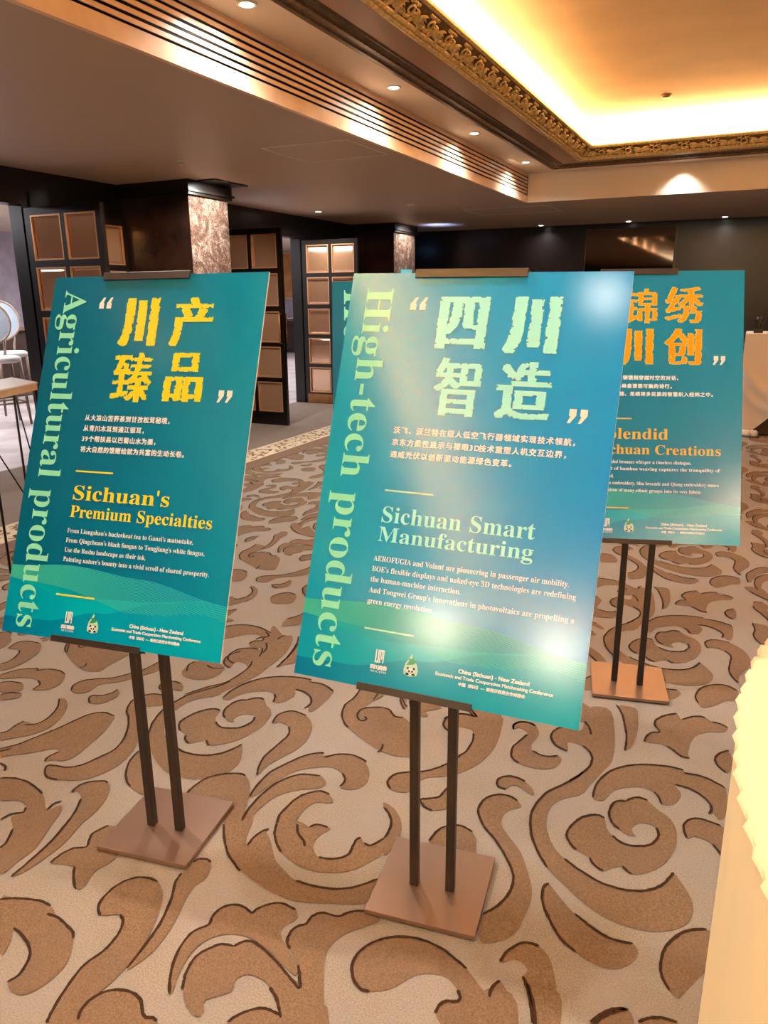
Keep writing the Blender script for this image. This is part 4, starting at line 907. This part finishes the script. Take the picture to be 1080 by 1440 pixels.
def interp(pts, u):
    for (a, b_), (c_, d) in zip(pts, pts[1:]):
        if u <= c_:
            t = (u - a) / (c_ - a); t = t * t * (3 - 2 * t); return b_ + (d - b_) * t
    return pts[-1][1]
def waves(parent):
    s = Sheet(PW, PH, .00012)
    H1 = [(0, .182), (.3, .196), (.62, .18), (1, .14)]
    H2 = [(0, .146), (.28, .112), (.6, .122), (.9, .143), (1, .13)]
    H3 = [(0, .042), (.2, .044), (.455, .081), (.72, .125), (.9, .146), (1, .138)]
    us = [k / 40 for k in range(41)]
    for k, Hh in enumerate((H1, H2, H3)):
        top = [(u, interp(Hh, u)) for u in us]; vs = [(u, 0.0) for u in us] + top
        n = len(us); tr = []
        for i in range(n - 1): tr += [(i, i + 1, n + i + 1), (i, n + i + 1, n + i)]
        s.put(vs, tr, lambda x, y: ((x - .5) * PW, y * PH), k, .0001 * k)
    n = len(us)
    for k in range(26):                                        # fine contour lines fanning out to the right
        th = .0009
        up = [(u, interp(H1, u) - .0052 * (k + .5) * (.25 + .75 * u) * (1.0 if u > .1 else 1.0)) for u in us]
        vs = [(u, v - th / 2) for u, v in up] + [(u, v + th / 2) for u, v in up]
        keep = [i for i in range(n - 1) if up[i][1] > interp(H2, up[i][0]) - .03 ]
        tr = []
        for i in keep: tr += [(i, i + 1, n + i + 1), (i, n + i + 1, n + i)]
        s.put(vs, tr, lambda x, y: ((x - .5) * PW, y * PH), 3, .0003)
    return s.mb.build('wave_print', WAVE, parent)
OQ = [(0, 0), (.46, 0), (.46, .5), (.36, .5), (.56, 1), (.36, 1), (0, .46)]
def quotes(m):
    s = Sheet(PW, PH, .0006)
    for k in (0, 1): s.shape(OQ, .242 + .036 * k, .242 + .036 * k + .05, .907, .938)
    s.mb.build('opening_quotation_mark', [INK['cream']], m)
    s = Sheet(PW, PH, .0006)
    for k in (0, 1): s.shape([(1 - x, 1 - y) for x, y in OQ], .823 + .036 * k, .823 + .036 * k + .05, .652, .684)
    s.mb.build('closing_quotation_mark', [INK['cream']], m)
def emblems(parent, dv, col):
    s = Sheet(PW, PH, .0006)
    # square seal of upright bars, with its name beneath
    u0, v0 = .298, .061 + dv
    k = .032 / 7; kv = .030 / 7
    for a in ((0, 1, 0, 7), (1, 2, 0, 1), (2, 3, 0, 7), (3.4, 4.3, 0, 7), (3.4, 7, 6, 7), (4.9, 5.7, 2, 7), (6.2, 7, 0, 7)):
        s.rect(u0 + a[0] * k, u0 + a[1] * k, v0 + a[2] * kv, v0 + a[3] * kv, 0)
    s.han('四川商务', .284, .0462 + dv, .0112, .0102, .0007, 0)
    s.line(serif('SCCOM'), .287, .345, .0385 + dv, .0045, (0, 0), 0)
    s.mb.build('seal_emblem', [INK['white']], parent)
    # pale oval badge with a green crest over a small black and white bear face
    s = Sheet(PW, PH, .0006)
    def oval(cu, cv, ru, rv, m, lift, a=0):
        pts = [(cu + ru * math.cos(2 * PI * i / 24) * math.cos(a) - rv * math.sin(2 * PI * i / 24) * math.sin(a) * PH / PW, cv + rv * math.sin(2 * PI * i / 24) * math.cos(a) + ru * math.cos(2 * PI * i / 24) * math.sin(a) * PW / PH) for i in range(24)]
        s.shape(pts, 0, 1, 0, 1, m, lift)
    cu, cv = .431, .064 + dv
    s.shape([(0, 0), (.05, -.3), (.5, -.42), (.95, -.3), (1, 0), (.9, .35), (.6, .75), (.45, 1.0), (.3, .7), (.1, .4)], cu - .026, cu + .026, cv - .006, cv + .030, 1, 0)
    s.shape([(0, 0), (.25, .5), (.15, .7), (.5, .8), (.55, 1.1), (.75, .7), (1, .55), (.8, .2), (.5, .1)], cu - .018, cu + .017, cv + .004, cv + .024, 0, .0001)
    oval(cu, cv - .009, .0125, .0072, 2, .0001)
    for sg in (-1, 1):
        oval(cu + sg * .011, cv - .0025, .004, .0027, 3, .00016); oval(cu + sg * .0055, cv - .009, .0032, .0027, 3, .0002)
        oval(cu + sg * .011, cv - .0155, .006, .0027, 3, .0002)
    oval(cu, cv - .0125, .0022, .0012, 3, .0002)
    s.mb.build('round_emblem', [INK['leaf'], INK['pale'], INK['white'], INK['black']], parent)
    s = Sheet(PW, PH, .0006)
    s.line('China (Sichuan) - New Zealand', .596, .831, .0715 + dv, .0085, (.0005, .0004))
    s.line('Economic and Trade Cooperation Matchmaking Conference', .519, .909, .0585 + dv, .0072, (.0004, .0003))
    s.han('中国（四川）— 新西兰经贸合作对接会', .600, .0445 + dv, .0085, .00855, .0005)
    s.mb.build('organiser_text', [INK['white']], parent)

def frame_of(pos, yaw, lean, roll=0.0):
    u = Vector((math.cos(yaw), math.sin(yaw), 0)); bk = Vector((-math.sin(yaw), math.cos(yaw), 0))
    v = Vector((0, 0, 1)) * math.cos(lean) + bk * math.sin(lean); n = u.cross(v)          # towards the viewer
    m = Matrix((u, -n, v)).transposed().to_4x4()
    c_ = Matrix.Translation((0, 0, PH / 2))
    return Matrix.Translation(pos) @ m @ c_ @ Matrix.Rotation(roll, 4, 'Y') @ c_.inverted()
def poster(key, pos, yaw, lean, roll, label, content):
    mw = frame_of(pos, yaw, lean, roll)
    m = MB(); m.box(-PW / 2, PW / 2, 0, PT, 0, PH, 1); m.mi[2] = 0           # the front face carries the print
    p = m.build('poster_board', [PR[key], M['foam']]); p.matrix_world = mw
    tag(p, label, 'poster', 'poster boards on the stands')
    waves(p); content(p)
    return p
def stand(base, byaw, posts, pos, yaw, lean, roll, label):
    root = empty('sign_stand', (base[0], base[1], 0), byaw); tag(root, label, 'sign stand', 'sign stands on the carpet')
    inv = (Matrix.Translation((base[0], base[1], 0)) @ Matrix.Rotation(byaw, 4, 'Z')).inverted()
    bx = MB().box(-.138, .138, -.138, .138, .0055, .018).build('base_plate', M['steel_base'], root, bevel=.0015)
    bk = Vector((-math.sin(yaw), math.cos(yaw), 0))
    tops = []
    for px_, py_ in posts:
        l = inv @ Vector((px_, py_, 0)); d = (Vector((px_, py_, 0)) - Vector((pos[0], pos[1], 0))).dot(bk)
        zt = pos[2] + max(.03, d / math.tan(lean) - .055); tops.append((l, zt))
        MB().box(l.x - .011, l.x + .011, l.y - .011, l.y + .011, .018, zt).build('post', M['steel_dark'], root, bevel=.0015)
    T = inv @ frame_of(pos, yaw, lean, roll)
    def bbox(name, boxes, mtl, parent=root):
        b_ = MB()
        for q in boxes: b_.box(*q)
        b_.v = [tuple(T @ Vector(v)) for v in b_.v]
        return b_.build(name, mtl, parent, bevel=.0008)
    e0, e1 = (.247 - .5) * PW, (.655 - .5) * PW
    bbox('bottom_ledge', [(e0, e1, -.003, .024, -.007, -.0008), (e0, e1, -.0055, -.0012, -.007, .010)], M['steel_dark'])
    clip = bbox('top_clip', [(e0, e1, -.003, .024, PH + .0008, PH + .008), (e0, e1, -.0055, -.0012, PH - .013, PH + .008)], M['steel_dark'])
    mid = (e0 + e1) / 2
    for sg in (-1, 1): bbox('back_rail', [(mid + sg * .045 - .007, mid + sg * .045 + .007, .008, .020, -.002, PH + .002)], M['steel_dark'])
    hz = min(t[1] for t in tops)
    vloc = (hz - pos[2]) / math.cos(lean)
    bbox('tilt_bracket', [(mid - .075, mid + .075, .020, .045, vloc - .03, vloc)], M['steel_dark'])
    return root

def side_words(p, first, second, u0, u1, v1, v0):
    ext = lambda t: (glyph(serif(t))[0][:, 0].min(), glyph(serif(t))[0][:, 0].max())
    a0, a1 = ext(first + ' ' + second); f0, f1 = ext(first); g0, g1 = ext(second)
    k = (v1 - v0) / (a1 - a0)
    for t, a, b_ in ((first, v1, v1 - (f1 - f0) * k), (second, v0 + (g1 - g0) * k, v0)):
        s = Sheet(PW, PH, .0006); s.down(serif(t), u0, u1, a, b_); s.mb.build('side_lettering', [INK['green']], p)

def agri(p):
    side_words(p, 'Agricultural', 'products', .064, .172, .961, .018)
    for i, (ch, u0, u1, v0, v1, wx) in enumerate((('川', .35, .54, .797, .938, .085), ('产', .59, .79, .797, .937, .07), ('臻', .352, .545, .643, .785, .034), ('品', .595, .78, .648, .786, .06))):
        s = Sheet(PW, PH, .0006); s.brush(ch, u0, u1, v0, v1, wx, .014, 11 + i, 0, 1); s.mb.build('title_character', [INK['yellow'], INK['yellow_rim']], p)
    quotes(p)
    s = Sheet(PW, PH, .0006)
    for t, v in (('从大凉山苦荞茶到甘孜松茸秘境，', .592), ('从青川木耳到通江银耳，', .563), ('39个帮扶县以巴蜀山水为墨，', .534), ('将大自然的馈赠绘就为共富的生动长卷。', .505)): s.han(t, .252, v, .0174, .0187, .0006)
    s.mb.build('chinese_text', [INK['white']], p)
    for q in ((.246, .424, .4485, .4525), (.238, .42, .1145, .1185)):
        s = Sheet(PW, PH, .0006); s.rect(*q); s.mb.build('rule_line', [INK['yellow']], p)
    s = Sheet(PW, PH, .0006); s.line(serif("Sichuan") + "'" + serif('s'), .25, .697, .373, .038); s.line(serif('Premium Specialties'), .248, .894, .3255, .031); s.mb.build('english_heading', [INK['yellow']], p)
    s = Sheet(PW, PH, .0006)
    for t, u1, v in (("From Liangshan's buckwheat tea to Ganzi's matsutake,", .824, .283), ("From Qingchuan's black fungus to Tongjiang's white fungus,", .879, .257), ('Use the Bashu landscape as their ink,', .626, .231), ("Painting nature's bounty into a vivid scroll of shared prosperity.", .908, .206)): s.line(serif(t), .247, u1, v, .0118)
    s.mb.build('english_text', [INK['white']], p)
    emblems(p, -.016, None)
def tech(p):
    side_words(p, 'High-tech', 'products', .066, .169, .961, .028)
    for i, (ch, u0, u1, v0, v1, wx) in enumerate((('四', .349, .54, .81, .943, .065), ('川', .592, .789, .804, .944, .085), ('智', .368, .544, .649, .794, .042), ('造', .593, .79, .65, .79, .05))):
        s = Sheet(PW, PH, .0006); s.brush(ch, u0, u1, v0, v1, wx, .014, 31 + i, 0, 1); s.mb.build('title_character', [INK['mint'], INK['mint_rim']], p)
    quotes(p)
    s = Sheet(PW, PH, .0006)
    for t, v in (('沃飞、沃兰特在载人低空飞行器领域实现技术领航，', .603), ('京东方柔性显示与裸眼3D技术重塑人机交互边界，', .574), ('通威光伏以创新驱动能源绿色变革。', .5445)): s.han(t, .246, v, .0174, .0191, .0006)
    s.mb.build('chinese_text', [INK['white']], p)
    for q in ((.246, .426, .461, .465), (.243, .425, .133, .137)):
        s = Sheet(PW, PH, .0006); s.rect(*q); s.mb.build('rule_line', [INK['mint_rim']], p)
    s = Sheet(PW, PH, .0006); s.line(serif('Sichuan Smart'), .249, .789, .387, .037); s.line(serif('Manufacturing'), .245, .791, .3415, .034); s.mb.build('english_heading', [INK['mint']], p)
    s = Sheet(PW, PH, .0006)
    for t, u1, v in (('AEROFUGIA and Volant are pioneering in passenger air mobility.', .916, .294), ("BOE's flexible displays and naked-eye 3D technologies are redefining", .943, .269), ('the human-machine interaction.', .567, .2445), ("And Tongwei Group's innovations in photovoltaics are propelling a", .946, .219), ('green energy revolution.', .481, .1935)): s.line(serif(t), .24, u1, v, .0122)
    s.mb.build('english_text', [INK['white']], p)
    emblems(p, 0.0, None)
def silk(p):
    for i, (ch, u0, u1, v0, v1, wx) in enumerate((('锦', .365, .558, .802, .937, .036), ('绣', .587, .796, .803, .943, .045), ('川', .35, .542, .648, .787, .085), ('创', .587, .793, .648, .788, .058))):
        s = Sheet(PW, PH, .0006); s.brush(ch, u0, u1, v0, v1, wx, .014, 51 + i, 0, 1); s.mb.build('title_character', [INK['orange'], INK['orange_rim']], p)
    quotes(p)
    s = Sheet(PW, PH, .0006)
    for t, v, n in (('青铜镌刻穿越时空的对话，', .596, .363), ('出林盘清雅可触的诗行，', .565, .358), ('蜀锦、羌绣将多民族的智慧织入经纬之中。', .536, .346)): s.han(t, n - .012, v, .0172, .0189, .0006)
    s.mb.build('chinese_text', [INK['white']], p)
    for q in ((.25, .431, .449, .453), (.245, .428, .1205, .1245)):
        s = Sheet(PW, PH, .0006); s.rect(*q); s.mb.build('rule_line', [INK['gold']], p)
    s = Sheet(PW, PH, .0006); s.line(serif('Splendid'), .25, .623, .376, .039); s.line(serif('Sichuan Creations'), .25, .895, .3205, .034); s.mb.build('english_heading', [INK['gold']], p)
    s = Sheet(PW, PH, .0006)
    for t, u1, v in (('Sanxingdui bronzes whisper a timeless dialogue,', .745, .286), ('The art of bamboo weaving captures the tranquility of', .893, .261), ('the land.', .345, .233), ('Bamboo embroidery, Shu brocade and Qiang embroidery weave', .889, .208), ('the wisdom of many ethnic groups into its very fabric.', .801, .182)): s.line(serif(t), .25, u1, v, .0118)
    s.mb.build('english_text', [INK['white']], p)
    emblems(p, -.008, None)
def hero(p):
    for ch, a, b_ in (('H', .965, .845), ('o', .835, .765)):
        s = Sheet(PW, PH, .0006); s.down(serif(ch), .07, .23, a, b_); s.mb.build('side_letter', [INK['green']], p)

LP = ((-1.427, 1.311, .601), .1165, .3879, -.008)
CP = ((-.568, 1.421, .591), .0637, .3841, .011)
RP = ((-.280, 2.760, .602), .300, .330, .003)
yaw4, lean4 = .45, .30
q4 = Vector((-1.525, 2.746, 1.522)); u4 = Vector((math.cos(yaw4), math.sin(yaw4), 0)); b4 = Vector((-math.sin(yaw4), math.cos(yaw4), 0))
q4 = q4 + u4 * PW / 2 - (Vector((0, 0, 1)) * math.cos(lean4) + b4 * math.sin(lean4)) * PH
FP = (tuple(q4), yaw4, lean4, 0.0)
stand((-1.362, 1.406), .157, ((-1.3985, 1.3846), (-1.3132, 1.4007)), *LP, 'bronze two-post sign stand holding the teal farm products poster at left')
stand((-.589, 1.511), .128, ((-.630, 1.4895), (-.5397, 1.5072)), *CP, 'bronze two-post sign stand nearest the camera holding the blue technology poster')
stand((-.294, 2.82), .205, ((-.3427, 2.797), (-.2484, 2.803)), *RP, 'bronze two-post sign stand at right holding the poster with orange title characters')
bb = q4 + b4 * .10
stand((bb.x, bb.y), .40, ((bb.x - .042, bb.y - .018), (bb.x + .042, bb.y + .018)), *FP, 'sign stand hidden behind the front middle poster, holding the partly covered poster')
poster('agri', *LP, 'teal poster board with yellow title characters, leftmost of the posters', agri)
cpo = poster('tech', *CP, 'blue-green poster board with pale mint title characters, nearest the camera', tech)
poster('silk', *RP, 'teal poster board with orange title characters, right and behind the middle poster', silk)
poster('hero', *FP, 'teal poster board mostly hidden behind the mint-lettered poster, only its left edge showing', hero)
tp = MB().box(-.214, -.186, .006, .0095, PH - .02, PH + .012).build('blue_tape_tab', M['tape'], cpo)

# ------------------------------------------------------------------ large cloth-covered table at the right
RT, TC = 1.65, (1.697, 1.30)
tb = empty('banquet_table', (TC[0], TC[1], 0)); tag(tb, 'large table under a cream cloth with gathered rim, cut off by the right edge', 'table')
n = 800
prof = [(0.0, .752), (.6, .752), (.92, .7515), (.965, .751)]
mb = MB(); vs = []
def rimtooth(k):
    t = (k * 168 / n) % 1.0
    return t
rows = []
for r_, z_ in prof: rows.append([(RT * r_ * math.cos(2 * PI * k / n), RT * r_ * math.sin(2 * PI * k / n), z_) for k in range(n)])
e1_, e2_, e3_ = [], [], []
for k in range(n):
    t = rimtooth(k); c_, s_ = math.cos(2 * PI * k / n), math.sin(2 * PI * k / n)
    f_ = (1 - t) ** 1.5 if t > .12 else (t / .12)
    e1_.append(((RT - .030 + .006 * f_) * c_, (RT - .030 + .006 * f_) * s_, .750 + .007 * f_))
    e2_.append(((RT - .010 + .012 * f_) * c_, (RT - .010 + .012 * f_) * s_, .746 + .008 * f_))
    e3_.append(((RT - .004 + .012 * f_) * c_, (RT - .004 + .012 * f_) * s_, .735 + .004 * f_))
rows += [e1_, e2_, e3_]
for row in rows[1:]: vs += row
m_ = len(rows) - 1
fs = [(i * n + k, i * n + (k + 1) % n, (i + 1) * n + (k + 1) % n, (i + 1) * n + k) for i in range(m_ - 1) for k in range(n)]
fs = [q[::-1] for q in fs]
fs.append(tuple(range(n)))
mb.add(vs, fs, 0, True); mb.build('tablecloth_top', M['cloth'], tb)
mb = MB(); vs = []; zr = [.742, .73, .6, .4, .2, .006]
for j, z_ in enumerate(zr):
    for k in range(n):
        a_ = 2 * PI * k / n; r_ = RT - .004 + (.75 - z_) * .012 * math.sin(a_ * 34) * .35 + .001 * math.sin(a_ * 90)
        vs.append((r_ * math.cos(a_), r_ * math.sin(a_), z_))
fs = [(i * n + k, (i + 1) * n + k, (i + 1) * n + (k + 1) % n, i * n + (k + 1) % n) for i in range(len(zr) - 1) for k in range(n)]
mb.add(vs, fs, 0, True); mb.build('table_skirt', M['cloth'], tb)

# ------------------------------------------------------------------ buffet under a swagged cloth, far right
bt = empty('buffet_table', (.85, 9.25, 0)); tag(bt, 'cloth-draped buffet table behind the orange-lettered poster at the right edge', 'table')
MB().box(-.86, .9, -.26, .34, .02, 1.03).build('cabinet', M['dark_wood'], bt)
d = MB(); nu, nv = 60, 26; vs = []
for j in range(nv + 1):
    for i in range(nu + 1):
        u = i / nu; v = j / nv
        x = -.92 + 1.86 * u
        lift = .02 + .30 * max(0.0, min(1.0, (u - .06) / .16)) ** 1.2
        z = 1.062 - v * (1.062 - lift)
        sw = 1.02 - .42 * math.sin(PI * min(1, max(0, u / .34))) ** 1.0
        fold = .055 * math.exp(-((z - (.74 - .30 * math.sin(PI * min(1, u / .36)))) / .06) ** 2) + .035 * math.exp(-((z - (.50 - .22 * math.sin(PI * min(1, u / .36)))) / .05) ** 2)
        y = -.285 - .03 * v - fold - .012 * math.sin(u * 42) * v
        vs.append((x, y, z))
fs = [(j * (nu + 1) + i, (j + 1) * (nu + 1) + i, (j + 1) * (nu + 1) + i + 1, j * (nu + 1) + i + 1) for j in range(nv) for i in range(nu)]
d.add(vs, fs, 0, True)
d.box(-.92, .94, -.285, .37, 1.032, 1.064)
d.box(-.925, .945, -.292, -.284, .955, .962)
d.build('draped_cloth', M['cloth_white'], bt)
k = MB(); rnd = random.Random(5)
for j in range(7):
    k.lathe([(.001, .008), (.05, .008), (.058, .03), (.04, .06), (.001, .075)], 10, (-.90 + .03 * j + rnd.uniform(-.01, .01), -.34 + rnd.uniform(-.02, .02)), 0, True, rnd.uniform(.6, 1.1), rnd.uniform(.5, .9))
k.build('cloth_bunch', M['cloth_white'], bt)
fg = empty('figurine', (.045, 9.15, 1.064)); tag(fg, 'small dark round-topped ornament standing on the draped buffet table', 'ornament')
MB().box(-.045, .045, -.035, .035, .0005, .05).build('plinth', M['bronze'], fg, bevel=.006)
MB().lathe([(.028, .05), (.036, .062), (.022, .078), (.034, .095), (.046, .122), (.046, .142), (.034, .165), (.001, .178)], 20).build('body', M['bronze'], fg)
fg = empty('serving_box', (.23, 9.2, 1.064)); tag(fg, 'low dark box with pale lid on the buffet at the right edge', 'box')
MB().box(-.07, .2, -.08, .08, .0005, .075).build('body', M['bronze'], fg, bevel=.006)
MB().box(-.075, .205, -.085, .085, .0755, .10).build('lid', M['chair_seat'], fg, bevel=.006)

# ------------------------------------------------------------------ high console table at the left edge
A_ = Vector((-3.75, 3.18, 0)); E1 = Vector((.361, -.932, 0)).normalized(); E2 = Vector((-.932, -.361, 0)).normalized() * -1
E2 = Vector((-.94, .34, 0)).normalized()
ctr = A_ + E1 * .27 + E2 * .20
ht = empty('console_table', (ctr.x, ctr.y, 0)); tag(ht, 'tall narrow table with pale top and thin black legs at the left edge', 'table')
def loc(a, b_, z): q = E1 * a + E2 * b_; return (q.x, q.y, z)
def slab(z0, z1, g):
    vs = [loc(a, b_, z) for z in (z0, z1) for b_ in (-.20 - g, .20 + g) for a in (-.27 - g, .27 + g)]
    m = MB(); m.add(vs, [(0, 2, 3, 1), (4, 5, 7, 6), (0, 1, 5, 4), (2, 6, 7, 3), (0, 4, 6, 2), (1, 3, 7, 5)]); 
    bmx = [q[::-1] for q in m.f]; m.f = bmx; return m
slab(.992, 1.0, .005).build('table_top', M['wood_top'], ht)
slab(.955, .992, 0).build('apron', M['wood_light'], ht)
for a in (-.26, .26):
    for b_ in (-.19, .19):
        MB().tube([loc(a, b_, .955), loc(a, b_, .006)], .007, 8).build('leg', M['iron'], ht)
for a0, b0, a1, b1 in ((.26, .19, -.26, -.19), (-.26, .19, -.26, -.19), (.26, -.19, .26, .19)):
    MB().tube([loc(a0, b0, .95), loc((a0 * .12 + a1 * .88), (b0 * .12 + b1 * .88), .12)], .0045, 6).build('brace', M['iron'], ht)

# ------------------------------------------------------------------ the adjoining room seen through the open doors
def bar_chair(label):
    c = empty('bar_chair'); tag(c, label, 'chair', 'bar chairs in the adjoining room')
    MB().lathe([(.001, .74), (.20, .74), (.225, .76), (.225, .79), (.19, .815), (.001, .825)], 28).build('seat', M['chair_seat'], c)
    r = MB(); pts = [(.235 * math.cos(t), .225 + .05 * math.sin(t), 1.20 + .245 * math.sin(t)) for t in [2 * PI * k / 28 for k in range(29)]]
    r.tube(pts, .017, 8, caps=False); r.tube([(-.12, .19, .79), (-.14, .205, .985)], .016, 8); r.tube([(.12, .19, .79), (.14, .205, .985)], .016, 8)
    r.build('back_frame', M['chair_frame'], c)
    p = MB(); vs = []
    for s_, yy_ in ((-1, -.018), (1, .018)):
        o_ = len(p.v); ring = [(.222 * math.cos(2 * PI * k / 28), .225 + .05 * math.sin(2 * PI * k / 28) + yy_ * .5, 1.20 + .232 * math.sin(2 * PI * k / 28)) for k in range(28)]
        p.add(ring + [(0, .225 + yy_ * 1.6, 1.20)], [((k, (k + 1) % 28, 28) if s_ < 0 else ((k + 1) % 28, k, 28)) for k in range(28)], 0, True)
    p.build('back_pad', M['chair_fabric'], c)
    for x, y in ((-.16, -.16), (.16, -.16), (-.16, .16), (.16, .16)):
        MB().tube([(x, y, .745), (x * 1.12, y * 1.12, .4), (x * 1.22, y * 1.22, .007)], [.022, .019, .014], 8).build('leg', M['mid_wood'], c)
    s_ = MB(); q = .19
    for a, b_ in (((-q, -q), (q, -q)), ((q, -q), (q, q)), ((q, q), (-q, q)), ((-q, q), (-q, -q))): s_.tube([(a[0], a[1], .27), (b_[0], b_[1], .27)], .011, 6)
    s_.build('foot_rail', M['mid_wood'], c)
    return c
CH0 = bar_chair('oval-backed bar chair with pale blue back pad, leftmost beyond the open door')
spots = ((-8.75, 7.05, 1.15), (-8.05, 6.35, 1.2), (-9.3, 8.2, 1.2))
labs = ['oval-backed bar chair with pale blue back pad, leftmost beyond the open door', 'bar chair with its legs showing under the grey seat, right beside the dark door leaf', 'bar chair farther back in the adjoining room, behind the leftmost oval-backed one']
for i, (x, y, rz) in enumerate(spots):
    o_ = CH0 if i == 0 else copy_tree(CH0)
    o_.location = (x, y, .0046); o_.rotation_euler = (0, 0, rz); o_['label'] = labs[i]
bt2 = empty('bar_counter', (-10.6, 7.2, .0046)); tag(bt2, 'dark wooden bar counter behind the bar chairs in the adjoining room', 'counter')
MB().box(-.35, .35, -1.4, 1.4, .003, 1.0).build('body', M['dark_wood'], bt2)
MB().box(-.42, .42, -1.46, 1.46, 1.001, 1.045).build('worktop', M['mid_wood'], bt2, bevel=.006)
sb = empty('sideboard', (-11.576, 18.400, .0046)); tag(sb, 'dark low sideboard seen through the gap between the far open doors', 'sideboard')
MB().box(-.9, .9, -.22, .22, .06, .84).build('body', M['dark_wood'], sb, bevel=.004)
MB().box(-.93, .93, -.25, .24, .841, .87).build('worktop', M['mid_wood'], sb, bevel=.004)
for x in (-.82, .82):
    for y in (-.17, .17): MB().box(x - .025, x + .025, y - .025, y + .025, .002, .06).build('leg', M['dark_wood'], sb)
for k in range(3): MB().box(-.88 + .59 * k, -.88 + .59 * k + .57, -.232, -.2205, .09, .81).build('door', M['dark_wood'], sb)
pl = empty('serving_dish', (-11.576 + .05, 18.400 - .02, .0046 + .87)); tag(pl, 'white serving dish on the sideboard seen between the far doors', 'dish')
MB().lathe([(.10, .001), (.16, .02), (.22, .05), (.215, .052), (.12, .02), (.001, .012)], 28).build('dish', M['cloth_white'], pl)
pf = MB().box(-0.950 / 2, 0.950 / 2, -.012, 0, 0, 1.151).build('framed_picture', M['art'], None, (-12.022, YA - .03, 1.469))
tag(pf, 'orange-lit picture in a pale wood frame on the wall of the adjoining room', 'picture')
f = MB(); t = .07
for a in ((-0.950 / 2 - t, -0.950 / 2, -t, 1.151 + t), (0.950 / 2, 0.950 / 2 + t, -t, 1.151 + t), (-0.950 / 2, 0.950 / 2, -t, 0), (-0.950 / 2, 0.950 / 2, 1.151, 1.151 + t)): f.box(a[0], a[1], -.03, .01, a[2], a[3])
f.build('frame', M['wood_light'], pf)
